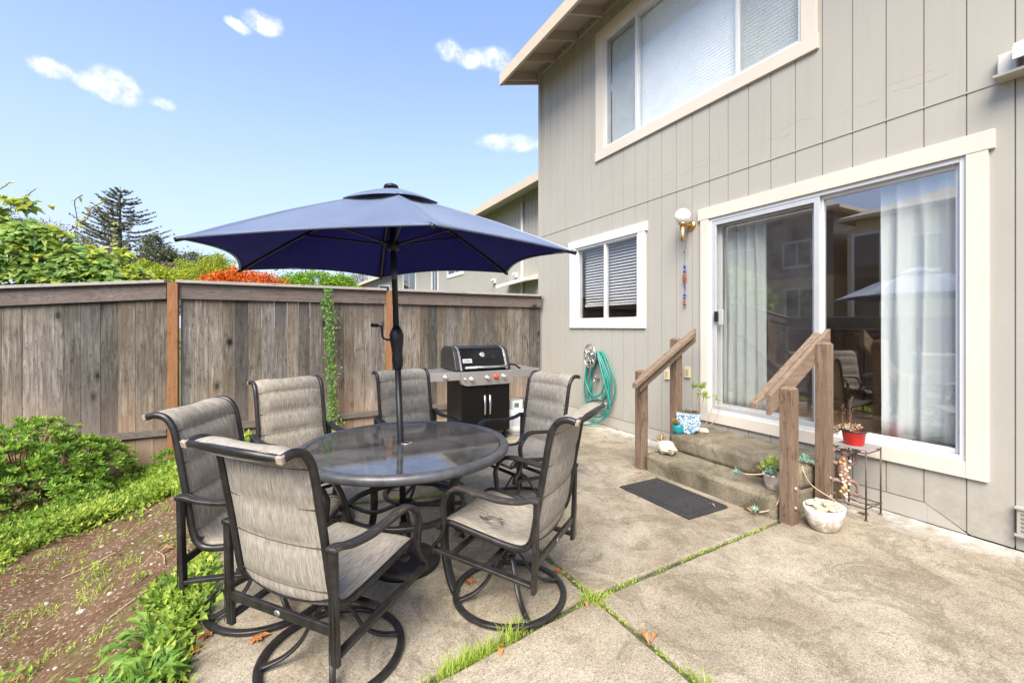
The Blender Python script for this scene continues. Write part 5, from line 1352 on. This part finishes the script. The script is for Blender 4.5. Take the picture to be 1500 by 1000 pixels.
fb = thing('far_house', 'small pale gabled house far beyond the fence, just left of the umbrella pole', 'house', (8, 33, -.3))
m = MB(); m.add([(5.3, 31, -.3), (12, 31, -.3), (12, 31, 4.3), (8.65, 31, 5.75), (5.3, 31, 4.3), (5.3, 40, -.3), (12, 40, -.3), (12, 40, 4.3), (8.65, 40, 5.75), (5.3, 40, 4.3)],
      [(0, 1, 2, 3, 4), (9, 8, 7, 6, 5), (0, 4, 9, 5), (1, 6, 7, 2)]); m.build('wall', M['siding'], fb)
m = MB()
for xa, za_, xb, zb2 in ((4.8, 4.12, 8.65, 5.8), (12.5, 4.12, 8.65, 5.8)):
    m.hexa([(xa, 30.5, za_), (xb, 30.5, zb2), (xb, 40.5, zb2), (xa, 40.5, za_), (xa, 30.5, za_ + .18), (xb, 30.5, zb2 + .18), (xb, 40.5, zb2 + .18), (xa, 40.5, za_ + .18)])
m.build('roof', M['fascia'], fb)
m = MB(); m.box(6.2, 7.0, 30.95, 30.998, 3.1, 4.3); wn = m.build('window', M['white'], fb); m = MB(); m.box(6.28, 6.92, 30.93, 30.949, 3.2, 4.2); m.build('pane', dg, wn)

# houses across the garden: seen only as reflections in the patio door
def opp(name, lab, y0, y1, zsplit, ztop, cu, cl, wins, x=-14.0, bay=None):
    b = thing(name, lab, 'house', (x - 3, (y0 + y1) / 2, -.3))
    m = MB(); m.box(x - 7, x, y0, y1, -.4, zsplit); m.cur = 1; m.box(x - 7, x + .02, y0 - .01, y1 + .01, zsplit, ztop); m.build('wall', [cl, cu], b)
    m = MB(); m.box(x - 7.3, x + .55, y0 - .5, y1 + .5, ztop, ztop + .14)
    m.add([(x - 7.3, y0 - .5, ztop + .14), (x + .55, y0 - .5, ztop + .14), (x + .55, y1 + .5, ztop + .14), (x - 7.3, y1 + .5, ztop + .14), (x - 3.4, y0 + 2, ztop + 1.5), (x - 3.4, y1 - 2, ztop + 1.5)],
          [(0, 1, 4), (1, 2, 5, 4), (2, 3, 5), (3, 0, 4, 5)]); m.build('roof', M['fascia'], b)
    for (a, c, z0, z1) in wins:
        m = MB(); xx = x + .03
        m.box(xx, xx + .03, a - .12, c + .12, z0 - .12, z1 + .12); wn = m.build('window', M['white'], b)
        m = MB(); m.box(xx + .031, xx + .04, a, (a + c) / 2 - .04, z0, z1); m.box(xx + .031, xx + .04, (a + c) / 2 + .04, c, z0, z1); m.build('pane', dg, wn)
    if bay:
        y0_, y1_, z0_, z1_ = bay; m = MB(); m.box(x + .001, x + 1.0, y0_, y1_, z0_, z1_); m.build('bay', cl, b)
        m = MB(); ring(m, y0_ + .15, y1_ - .15, z0_ + 1.0, z1_ - .2, .12, x + 1.001, x + 1.04); wn = m.build('window', M['white'], b)
        m = MB(); m.box(x + 1.002, x + 1.02, y0_ + .27, y1_ - .27, z0_ + 1.12, z1_ - .32); m.build('pane', dg, wn)
dk = pmat('dark_siding', (.17, .155, .16), .8); tn = pmat('tan_siding', (.52, .40, .24), .8); bg_ = pmat('beige_siding', (.60, .50, .35), .8)
opp('house', 'dark grey and tan house mirrored in the screened left panel of the sliding door', 10.6, 17.5, 3.8, 6.7, dk, tn, [(11.6, 12.8, 4.4, 5.5), (11.5, 12.7, 1.7, 3.2), (14.5, 15.8, 4.4, 5.5)])
opp('house', 'beige house with a bay window mirrored in the fixed pane of the sliding door', 1.0, 9.7, 3.0, 6.0, bg_, tn, [(6.9, 7.8, 3.7, 5.0), (3.0, 4.4, 3.7, 5.0), (4.9, 5.9, 1.0, 2.4)], bay=(8.2, 9.6, .0, 5.5))

# ------------------------------------------------------------------ plants
g_broad = leaf_mat('weed_green', (.16, .26, .035), (.31, .44, .06), (.46, .55, .10), .4)
g_lime = leaf_mat('lime_green', (.28, .40, .05), (.44, .56, .09), (.56, .62, .14), .45)
g_dark = leaf_mat('deep_green', (.03, .085, .018), (.075, .17, .03), (.14, .27, .045), .35)
twig = pmat('twig_bark', (.17, .11, .07), .9, var=.3, vs=20)
redtwig = pmat('red_twig', (.30, .10, .05), .8, var=.3, vs=20)
# mounded shrub at the left fence: domes of rosettes carried on branching stems
sh = thing('shrub', 'bright green mounded shrub with whorled leaves against the left fence', 'shrub', (-2.1, 6.2, -.33))
m = MB(); m2 = MB(); m3 = MB(); m3.smooth = True
DM = [(-2.25, 6.15, -.05, .62, .55, .50), (-1.82, 6.2, -.14, .42, .4, .38), (-2.9, 6.35, -.05, .70, .6, .48), (-2.35, 5.65, -.25, .45, .45, .36), (-1.85, 5.7, -.30, .38, .35, .26), (-3.1, 5.8, -.2, .6, .5, .42)]
for (cx, cy, cz, rx, ry, rz) in DM:
    for k in range(int(560 * rx * ry * 2.4)):
        a = R.uniform(0, 2 * math.pi); u = R.uniform(-.25, 1); q = math.sqrt(max(0, 1 - u * u)); 
        n_ = V((q * math.cos(a), q * math.sin(a), u)); rr = R.uniform(.86, 1.06) + .12 * noise.noise(n_ * 2.5 + V((cx, cy, 0)))
        p = V((cx + n_.x * rx * rr, cy + n_.y * ry * rr, cz + n_.z * rz * rr))
        if p.y > 6.44 or p.z < gz(p.x, p.y): continue
        low = p.z < -.0 + .3 * noise.noise(p * 3) and p.x < -1.9 and R.random() < .5
        rosette(m2 if low else m, p, R.uniform(.055, .085), 13, n_ + V((0, 0, .8)), .36, .2, -.2)
        if R.random() < .3: rosette(m, p - n_ * .07, .06, 9, n_ + V((0, 0, .4)), .3, 0, -.2)
        if R.random() < .25: m3.tube(smooth_path([(cx + R.gauss(0, .1), cy + R.gauss(0, .1), -.36), (cx + n_.x * rx * .5, cy + n_.y * ry * .5, cz + n_.z * rz * .3), tuple(p)], 3), 0, 4, [.008, .0065, .0055, .005, .0045, .004, .003])
for k in range(30):   # creeping arm along the fence foot
    f = R.random(); rosette(m, (-1.25 + .35 * f, 6.35 - .1 * f, -.12 + .08 * math.sin(f * 3) + R.gauss(0, .02)), .06, 11, (.3, -.3, 1), .3)
m.build('foliage', leaf_mat('shrub_leaf', (.10, .22, .03), (.25, .41, .055), (.42, .54, .09), .38), sh); m2.build('old_foliage', leaf_mat('old_leaf', (.12, .11, .05), (.20, .13, .06), (.13, .20, .05), .2), sh)
m3.build('stem', redtwig, sh)

def blade(mb, p, L, W, a, lean, seg=3):
    p = V(p); d = V((math.cos(a), math.sin(a), 0)); s_ = V((-d.y, d.x, 0)); o = len(mb.v)
    for i in range(seg):
        f = i / seg; c = p + d * (lean * L * f * f) + V((0, 0, L * (f - .25 * lean * f * f)))
        w_ = W * (1 - f * .8) / 2; mb.v.append(tuple(c - s_ * w_)); mb.v.append(tuple(c + s_ * w_))
    f = 1; mb.v.append(tuple(p + d * lean * L + V((0, 0, L * (1 - .25 * lean)))))
    for i in range(seg - 1): mb.face((o + 2 * i, o + 2 * i + 1, o + 2 * i + 3, o + 2 * i + 2))
    mb.face((o + 2 * seg - 2, o + 2 * seg - 1, o + 2 * seg))
def weed(mb, x, y, r, n, W=.32, up=.5):
    z = gz(x, y) - .005
    for k in range(n):
        a = R.uniform(0, 6.28); el = R.uniform(.1, 1.2) * up * 1.6
        L_ = min(.055, r * .55) * R.uniform(.6, 1.2)
        mb.leaf((x + R.gauss(0, r * .4), y + R.gauss(0, r * .4), z + R.uniform(0, 1) ** .8 * r), (math.cos(a), math.sin(a), math.tan(min(el, 1.1)) * .8), (0, 0, 1), L_, L_ * W * R.uniform(1.0, 1.6), -R.uniform(.1, .5), .12, .55)
def soil(x, y):
    """bare-soil mask: 1 = bare"""
    n_ = noise.noise(V((x * 2.1, y * 2.1, 4))) * .33 + noise.noise(V((x * 6, y * 6, 9))) * .12
    e = ((x + 1.10) / .70) ** 2 + ((y - 3.75) / 1.42) ** 2
    e2 = ((x + 1.22) / .66) ** 2 + ((y - 2.5) / 1.3) ** 2
    return min(e, e2) + n_ < 1.0
gc = MB(); gc2 = MB(); gd = MB()
cnt = 0
while cnt < 6800:
    x = R.uniform(-4.6, -.34); y = R.uniform(1.6, 6.5)
    if x < -2.9 and R.random() < .5: continue
    if x < -.388 * y - 1.2: continue
    if soil(x, y): 
        if R.random() < .985: continue
    if -.9 < x < -.5 and y < 4.4 and R.random() < .55: continue
    leftweed = x < -1.45 and y < 4.4
    if leftweed and (noise.noise(V((x * 2.2, y * 2.2, 1))) < .02 or R.random() < .5): continue
    if noise.noise(V((x * 3.1, y * 3.1, 77))) < -.18 and R.random() < .8: cnt += 1; continue
    cnt += 1
    edge = -.9 < x < -.36
    tall = .05 + .05 * (noise.noise(V((x * 2, y * 2, 5))) + .5) + (.02 if edge and y < 3.0 else 0) + (.03 if y > 5 else 0)
    if leftweed: tall *= .6
    k = R.random()
    tgt = gc if noise.noise(V((x * 1.7, y * 1.7, 2))) + R.gauss(0, .25) > -.05 else gc2
    if k < .13: weed(gd, x, y, tall, 7, .35, .5)
    elif k < .28:
        for q in range(7): blade(tgt, (x + R.gauss(0, .02), y + R.gauss(0, .02), gz(x, y) - .01), tall * R.uniform(1, 2.2), .006, R.uniform(0, 6.28), R.uniform(.2, 1.2))
    else: weed(tgt, x, y, tall * R.uniform(.8, 1.15), R.randint(13, 22), R.choice((.3, .38, .45)), .5)
o_ = gc.build('ground_cover', g_broad); tag(o_, 'bright green weeds and ground cover growing along the fence and the patio edge', 'ground cover', kind='stuff')
o_ = gc2.build('ground_cover', g_lime); tag(o_, 'lime green low weeds mixed through the garden edge', 'ground cover', kind='stuff')
o_ = gd.build('ground_cover', g_dark); tag(o_, 'darker green weeds scattered among the lime ones', 'ground cover', kind='stuff')
# broad-leaved weeds at the patio edge: separate plants
for i, (x, y, s_, lab) in enumerate([(-.50, 2.52, .15, 'broad-leaved green weed clump at the patio edge, left of the nearest chair'), (-.44, 2.18, .14, 'leafy weed at the bottom edge of the photo beside the slab corner'), (-.62, 2.25, .15, 'leafy weed at the bottom edge, nearest the bare soil'), (-.47, 2.85, .12, 'broad-leaved weed beside the leg of the leftmost chair')]):
    m = MB()
    for k in range(80):
        a = R.uniform(0, 6.28); st_ = R.uniform(0, .08); L_ = s_ * R.uniform(.35, .75)
        p = V((x + st_ * math.cos(a), y + st_ * math.sin(a), gz(x, y) + R.uniform(0, .09) * (1.2 - st_ * 8))); d = V((math.cos(a), math.sin(a), R.uniform(.1, 1.1))).normalized()
        q_ = p + d * L_ * .45; W_ = L_ * R.uniform(.30, .42)
        m.leaf(q_ - d * .003, d + V((0, 0, -.35)), (0, 0, 1), L_ * .75, W_, .2, .12, .4)
        m.leaf(p, d, (0, 0, 1), L_ * .55, W_ * .35, .1, .1, .6)
    single(m, 'weed_plant', leaf_mat('broad_weed', (.10, .22, .035), (.20, .37, .06), (.30, .46, .09), .4), lab, 'weed', (x, y, gz(x, y)), 'broad-leaved weeds at the patio edge')
# short wild shoots on the soil
m = MB()
for k in range(900):
    x, y = R.uniform(-2.4, -.5), R.uniform(2.0, 5.0)
    if not soil(x, y) or noise.noise(V((x * 2.6, y * 2.6, 21))) < (.12 if x > -1.15 else -.12): continue
    for q in range(5): blade(m, (x + R.gauss(0, .02), y + R.gauss(0, .02), gz(x, y) - .004), R.uniform(.02, .06), .005, R.uniform(0, 6.28), R.uniform(.3, 1.3))
    weed(m, x, y, .035, 4, .4, .4)
tag(m.build('sparse_shoots', g_lime), 'sparse short green shoots on the bare soil', 'weeds', kind='stuff')
# pebbles and mulch
m = MB(); m.smooth = True
for k in range(1000):
    x, y = R.uniform(-2.6, -.4), R.uniform(1.8, 5.2)
    if not soil(x, y): continue
    big = R.random() < .13; r_ = R.uniform(.009, .019) if big else R.uniform(.003, .008)
    m.blob((x, y, gz(x, y) + r_ * .25), r_, 8 if big else 5, 5 if big else 3, .2, (R.uniform(.8, 1.5), R.uniform(.7, 1.2), .55), k)
tag(m.build('pebbles', leaf_mat('pebble', (.54, .48, .40), (.34, .26, .19), (.22, .14, .09), 0, .7)), 'pale pebbles scattered on the brown soil', 'pebbles', kind='stuff')
m = MB()
for k in range(2200):
    x, y = R.uniform(-2.6, -.4), R.uniform(1.8, 5.4)
    if not soil(x, y): continue
    a = R.uniform(0, 6.28); m.leaf((x, y, gz(x, y) + .004), (math.cos(a), math.sin(a), R.uniform(-.1, .25)), (0, 0, 1), R.uniform(.015, .05), R.uniform(.003, .008), .1, .2)
tag(m.build('mulch', leaf_mat('bark_mulch', (.10, .05, .03), (.20, .11, .065), (.33, .22, .14), 0, .9)), 'bark mulch and twigs on the soil', 'mulch', kind='stuff')
for (a, b, lab) in (((-.78, 3.05), (-.58, 3.22), 'long pale twig lying on the soil by the bottom weeds'), ((-.72, 3.75), (-.62, 3.45), 'thin straw-coloured twig on the soil near the chair'), ((-1.3, 4.1), (-1.0, 4.2), 'short brown twig in the middle of the soil')):
    m = MB(); m.smooth = True; q = smooth_path([(a[0], a[1], gz(*a) + .012), ((a[0] + b[0]) / 2 + .02, (a[1] + b[1]) / 2, gz((a[0] + b[0]) / 2, (a[1] + b[1]) / 2) + .02), (b[0], b[1], gz(*b) + .012)], 4); m.tube(q, .0035, 5)
    single(m, 'twig', pmat('straw_twig', (.42, .30, .18), .9), lab, 'twig', (a[0], a[1], gz(*a)))

# grass in the slab joints
def joint(mb, pts, dens, h, wsp=.012, leafy=.2):
    for i in range(len(pts) - 1):
        a, b = V(pts[i]), V(pts[i + 1]); L = (b - a).length
        for k in range(int(L * dens)):
            p = a + (b - a) * R.random(); p = p + V((R.gauss(0, wsp * .5), R.gauss(0, wsp * .5)))
            dn = noise.noise(V((p.x * 5, p.y * 5, 31)))
            if dn < -.1 and R.random() < .8: continue
            hh = h * (1 + dn)
            if R.random() < leafy: mb.leaf((p.x, p.y, -.012), (R.gauss(0, 1), R.gauss(0, 1), .5), (0, 0, 1), .018, .011, -.2)
            else: blade(mb, (p.x, p.y, -.02), hh * R.uniform(.5, 1.2), .0045, R.uniform(0, 6.28), R.uniform(.2, 1.0))
m = MB()
joint(m, [(-.2, 1.57), (.53, 1.695), (.98, 1.76)], 1250, .068, .02, .1)
joint(m, [(.98, 1.76), (1.47, 1.82)], 260, .03); joint(m, [(1.49, 1.82), (2.1, 1.85)], 420, .03); joint(m, [(2.1, 1.85), (3.1, 1.88)], 260, .018, .01, .5)
joint(m, [(1.465, 2.6), (1.468, 1.9)], 160, .018, .012, .6); joint(m, [(1.47, 1.8), (1.49, 1.1)], 300, .03, .012, .5); joint(m, [(1.49, 1.25), (1.50, .95)], 500, .06)
joint(m, [(-.2, 3.86), (.4, 3.735), (1.45, 3.465)], 900, .05, .02, .15)
joint(m, [(2.0, 2.06), (2.12, 2.0)], 100, .02, .01, .5)
tag(m.build('joint_grass', g_lime), 'grass and small weeds growing in the gaps between the patio slabs', 'grass', kind='stuff')
m = MB()
for k in range(110): blade(m, (1.44 + R.gauss(0, .03), 1.80 + R.gauss(0, .025), -.02), R.uniform(.03, .10), .0055, R.uniform(0, 6.28), R.uniform(.4, 1.3))
single(m, 'grass_tuft', g_lime, 'grass tuft growing where the two slab joints cross', 'grass tuft', (1.44, 1.80, 0))
m = MB()
for k in range(40): blade(m, (1.02 + R.gauss(0, .03), 1.80 + R.gauss(0, .02), -.01), R.uniform(.03, .08), .005, R.uniform(0, 6.28), R.uniform(.4, 1.0))
single(m, 'grass_tuft', g_lime, 'thin grass tuft inside the edge of the torn chair base ring', 'grass tuft', (1.02, 1.80, 0))

# climbing vine on the fence between the chairs
cv = thing('climbing_vine', 'narrow green vine climbing the fence boards between the two back chairs', 'vine', (.66, 6.45, 0))
m = MB(); s2 = MB(); s2.smooth = True
for q in range(4):
    pth = [(.66 + .05 * math.sin(q * 2 + z * 4) - .03 * z + .02 * q, 6.45 - .015 * q, z) for z in [i * .2 for i in range(10)]]
    s2.tube(smooth_path(pth, 3), .004, 5)
for k in range(760):
    z = R.uniform(.0, 1.93); w_ = .065 * (1.1 - .35 * z / 1.9) + .015 * math.sin(z * 9)
    x = .67 - .03 * z + R.gauss(0, w_ * .62)
    a = R.uniform(0, 6.28); m.leaf((x, 6.44 - abs(R.gauss(0, .03)), z), (math.cos(a), -.5, math.sin(a) * .8 + .2), (0, -1, .4), R.uniform(.025, .05), .02, .1)
s2.build('stem', twig, cv); m.build('foliage', leaf_mat('vine_leaf', (.05, .15, .02), (.12, .28, .04), (.24, .40, .07), .35), cv)

# big-leaved vine mass over the left fence
pv = thing('passion_vine', 'large-leaved green vine spilling over the top of the left fence', 'vine', (-3.2, 8.0, -.3))
m = MB(); mb_ = MB(); s2 = MB(); s2.smooth = True
def vtop(x): # crest height over the fence as a function of x
    K = [(-9, 3.2), (-4, 3.2), (-2.95, 3.12), (-2.56, 2.98), (-2.2, 2.72), (-1.93, 2.42), (-1.6, 2.25), (-1.3, 2.0), (9, 1.9)]
    b_ = K[0][1]
    for (xa, za), (xb, zb2) in zip(K, K[1:]):
        if xa <= x <= xb: b_ = za + (zb2 - za) * (x - xa) / (xb - xa)
    return b_ + .10 * noise.noise(V((x * 1.7, 0, 0))) + .08 * noise.noise(V((x * 5, 3, 0)))
for k in range(7000):
    x = R.uniform(-6.6, -1.35); zt = vtop(x)
    f = R.random() ** .75; z = 1.35 + (zt - 1.35) * f
    if z > zt: continue
    if zt - z < .35 and noise.noise(V((x * 4, z * 4, 2))) < -.02 - .0 + (.12 if zt - z < .15 else 0): continue
    bulge = math.sin(math.pi * min(1, max(0, (z - 1.1) / max(.1, zt - 1.1)) * .9 + .1))
    yl = 7.12 - .3 * (x + 1.14) * 1.0
    y = yl + .62 - .46 * bulge + abs(R.gauss(0, .16)) + .14 * noise.noise(V((x * 2.3, z * 2.3, 8)))
    a = R.uniform(0, 6.28); d = V((math.cos(a) * .9, -.45 + R.gauss(0, .3), math.sin(a) * .5 - .25)); up = V((R.gauss(0, .35), -.75, .85))
    top_ = zt - z < .28
    (mb_ if (top_ and R.random() < .8) or R.random() < .16 else m).leaf3((x, y, z), d, up, R.uniform(.11, .18), R.uniform(.055, .075), R.choice((3, 3, 1)), R.uniform(45, 70))
for k in range(9):
    x = R.uniform(-4.6, -2.0); z = vtop(x) - .2; yy = 7.5 - .3 * (x + 1.14) + R.uniform(-.1, .3)
    p = [(x, yy, z)]; 
    for q in range(4): p.append((p[-1][0] + R.gauss(.02, .06), p[-1][1] + R.gauss(0, .04), p[-1][2] + R.uniform(.06, .17)))
    pp = smooth_path(p, 3); s2.tube(pp, .006, 5)
    for w_ in pp[3:]:
        if True: mb_.leaf3(w_, (R.gauss(0, 1), R.gauss(0, .5), R.gauss(.1, .4)), (0, -.6, 1), R.uniform(.05, .09), .032, R.choice((1, 3)), 50)
s2.build('tendril', twig, pv); m.build('foliage', leaf_mat('vine_mass_leaf', (.08, .17, .035), (.21, .34, .06), (.36, .46, .11), .38, .4), pv)
mb_.build('young_foliage', leaf_mat('vine_young', (.26, .36, .04), (.44, .50, .06), (.62, .56, .07), .45, .4), pv)
m = MB(); m.smooth = True
for k in range(10):
    x = -5.2 + k * .4; m.tube(smooth_path([(x, 7.7 - .3 * (x + 1.14), -.3), (x + R.gauss(0, .1), 7.75 - .3 * (x + 1.14), 1.0), (x + R.gauss(0, .2), 7.6 - .3 * (x + 1.14), vtop(x) - .5)], 4), .015, 6)
m.build('trunk', twig, pv)

# ------------------------------------------------------------------ trees beyond the fence
bark = pmat('tree_bark', (.10, .075, .055), .95, var=.3, vs=12, bump=.6, bs=20, bd=.03)
def tree(name, lab, cat, cx, cy, z0, blobs, nleaf, size, lm, trunk=.12, group='trees and bushes beyond the fence', grow=3):
    """blobs: (dx,dy,z,rx,ry,rz) clumps of the crown"""
    t_ = thing(name, lab, cat, (cx, cy, z0), 0, group)
    m = MB(); tot_ = sum(b[3] * b[5] for b in blobs)
    for (dx, dy, z, rx, ry, rz) in blobs:
        # each clump is made of many small leaf tufts with gaps
        nt_ = max(6, int(1.9 * nleaf * rx * rz / tot_ / 26))
        for k in range(nt_):
            a = R.uniform(0, 6.28); u = R.uniform(-.85, 1); q = math.sqrt(1 - u * u); rr = R.uniform(.55, 1.0) ** .5 * (1 + .25 * noise.noise(V((a * 1.3, u * 2, dx + z))))
            c = V((cx + dx + q * math.cos(a) * rx * rr, cy + dy + q * math.sin(a) * ry * rr, z + u * rz * rr)); tr_ = R.uniform(.10, .2) * (rx + rz) * .5
            for j_ in range(26):
                p = c + V((R.gauss(0, tr_), R.gauss(0, tr_), R.gauss(0, tr_ * .7)))
                m.leaf(p, (R.gauss(0, 1), R.gauss(0, 1), R.gauss(.3, .8)), (R.gauss(0, .6), R.gauss(0, .6), 1), size * R.uniform(.6, 1.3), size * .55, .1)
    m.build('crown', lm, t_)
    m = MB(); m.smooth = True
    zt = max(b[2] for b in blobs)
    m.tube(smooth_path([(cx, cy, z0 - .2), (cx + trunk * .5, cy, z0 + (zt - z0) * .4), (cx, cy, zt)], 4), 0, 8, [trunk * (1 - .09 * i) for i in range(9)])
    for (dx, dy, z, rx, ry, rz) in blobs:
        zs = z0 + (z - z0) * .5
        m.tube(smooth_path([(cx, cy, zs), (cx + dx * .5, cy + dy * .5, zs + (z - zs) * .6), (cx + dx, cy + dy, z + rz * .3)], 4), 0, 6, [trunk * .5 * (1 - .1 * i) for i in range(9)])
    m.build('trunk', bark, t_)
    return t_
def at(px, Yc):   # ray direction of image column px at camera-depth Yc -> world xy
    a = (px - 750) / 640; th = rad(28.327); s_, c_ = math.sin(th), math.cos(th)
    return Yc * (s_ + a * c_), Yc * (c_ - a * s_)
orange = leaf_mat('orange_leaf', (.50, .085, .012), (.70, .17, .02), (.62, .26, .04), .35)
lime = leaf_mat('conifer_lime', (.20, .28, .02), (.40, .46, .03), (.54, .55, .06), .35)
lime2 = leaf_mat('bright_hedge', (.12, .25, .02), (.24, .42, .03), (.36, .50, .05), .35)
olive = leaf_mat('olive_leaf', (.08, .10, .055), (.15, .17, .09), (.24, .24, .13), .25)
brownl = leaf_mat('brown_brush', (.16, .12, .06), (.26, .20, .10), (.22, .23, .09), .2)
greyl = leaf_mat('grey_leaf', (.12, .13, .10), (.22, .24, .19), (.32, .33, .28), .2)
x, y = at(358, 14.0); tree('orange_bush', 'vivid orange bush just behind the fence under the left side of the umbrella', 'bush', x, y, -.3, [(-.75, .3, 2.55, .7, .6, .55), (0, 0, 2.6, .8, .7, .6), (.7, -.4, 2.55, .65, .6, .5), (-.3, .1, 2.95, .3, .3, .3)], 7500, .09, orange, .07)
x, y = at(300, 17.0); tree('round_tree', 'yellow-green rounded conifer left of the orange bush, above the fence', 'tree', x, y, -.3, [(0, 0, 3.3, 1.0, .9, .75), (.45, 0, 3.75, .55, .5, .5), (-.6, 0, 3.1, .6, .5, .6)], 5200, .08, lime, .09)
x, y = at(240, 13.0); tree('round_tree', 'yellow-green bush between the vine mass and the rounded conifer', 'bush', x, y, -.3, [(0, 0, 2.65, .75, .7, .5), (-.5, .2, 2.9, .5, .5, .4)], 4000, .08, lime, .07)
x, y = at(462, 15.0); tree('hedge_bush', 'bright green bush above the fence between the orange bush and the pole', 'bush', x, y, -.3, [(-.7, .3, 2.7, .65, .5, .5), (0, 0, 2.75, .75, .6, .52), (.7, -.3, 2.7, .6, .5, .48)], 6500, .09, lime2, .07)
x, y = at(522, 34.0); tree('grey_tree', 'hazy grey-green tree above the fence beside the far gabled house', 'tree', x, y, -.3, [(0, 0, 4.4, 1.7, 1.2, 1.1), (-1.3, 0, 3.9, 1.0, 1, .8)], 2600, .16, greyl, .2)
x, y = at(232, 33.0); tree('dark_tree', 'dark olive tree on the skyline right of the tall conifer', 'tree', x, y, -.3, [(0, 0, 6.3, 1.3, 1.2, 1.4), (.9, 0, 5.6, 1.2, 1.1, 1.2), (-.3, 0, 7.6, .5, .5, .7)], 4600, .2, olive, .22)
x, y = at(283, 36.0); tree('dark_tree', 'dark olive tree on the skyline nearest the umbrella tip', 'tree', x, y, -.3, [(0, 0, 6.2, 1.6, 1.2, 1.2), (1.3, 0, 6.2, 1.1, 1.1, 1.0), (-.8, 0, 5.6, 1.1, 1.1, 1.0)], 4600, .2, olive, .22)
x, y = at(246, 22.0); tree('brown_bush', 'brownish brush below the dark skyline trees', 'bush', x, y, -.3, [(0, 0, 3.7, 1.1, .9, .8), (-.9, 0, 3.6, .8, .8, .9)], 3400, .1, brownl, .1)
x, y = at(60, 19.0); tree('bare_bush', 'thin brown twiggy tree rising behind the vine mass at the left edge', 'tree', x, y, -.3, [(0, 0, 4.9, 1.6, 1, 1.0), (-1.6, 0, 5.5, 1.2, 1, 1.0), (1.2, 0, 4.4, .9, .9, .8)], 3800, .10, brownl, .14)
x, y = at(120, 30.0); tree('hedge_bush', 'low green trees behind the vine mass under the tall conifer', 'tree', x, y, -.3, [(0, 0, 4.0, 2.6, 1.5, 1.3), (3, 0, 3.6, 2.2, 1.4, 1.1), (6, -1, 3.2, 2.2, 1.4, 1.0)], 3600, .2, olive, .2)
# tall conifer
cx, cy = at(176, 42.0); cf = thing('conifer', 'tall dark conifer with drooping layered branches on the skyline', 'tree', (cx, cy, -.3), 0, 'trees and bushes beyond the fence')
H = 14.9
m = MB(); m.smooth = True; m.tube([(cx, cy, -.5), (cx, cy, 6), (cx, cy, 11), (cx, cy, H)], 0, 8, [.35, .25, .12, .02]); tb_ = m
nd = MB(); br = MB(); br.smooth = True
z = 4.2
while z < H - .25:
    f = (H - z) / (H - 4.2); Lb = 6.0 * f ** .72 + .12
    for k in range(9):
        if R.random() < .16: continue
        a = R.uniform(0, 6.28); L = Lb * R.uniform(.62, 1.12); rise = .18 + .35 * (1 - f)
        P_ = [(cx + math.cos(a) * L * s_, cy + math.sin(a) * L * s_, z + rise * L * s_ * .5 - .34 * L * s_ * (1 - s_) + .06 * L * s_ * s_ ) for s_ in (0, .25, .5, .75, 1)]
        br.tube(P_, 0, 4, [.045 * f + .01, .035 * f + .008, .025 * f + .006, .015 * f + .005, .006])
        n_ = int(12 + 40 * L / 4)
        for q in range(n_):
            s_ = .15 + .88 * R.random() ** .75; i = min(3, int(s_ * 4)); g_ = min(1.1, s_ * 4 - i); p = V(P_[i]).lerp(V(P_[i + 1]), g_)
            sd_ = R.choice((-1, 1)); w_ = .34 * (1.15 - s_) * L / 3 + .10
            d = V((math.cos(a) * .8 - math.sin(a) * sd_, math.sin(a) * .8 + math.cos(a) * sd_, R.uniform(-.35, .1)))
            for e in range(4):
                nd.leaf(p + V((R.gauss(0, .03), R.gauss(0, .03), R.gauss(0, .03))), d + V((R.gauss(0, .35), R.gauss(0, .35), R.gauss(0, .25))), (0, 0, 1), w_ * R.uniform(.7, 1.3), .11, -.25)
    z += .34 + .16 * f
tb_.build('trunk', bark, cf); br.build('branch', bark, cf); nd.build('foliage', leaf_mat('conifer_needle', (.15, .16, .10), (.26, .265, .17), (.38, .36, .24), .4, .8), cf)
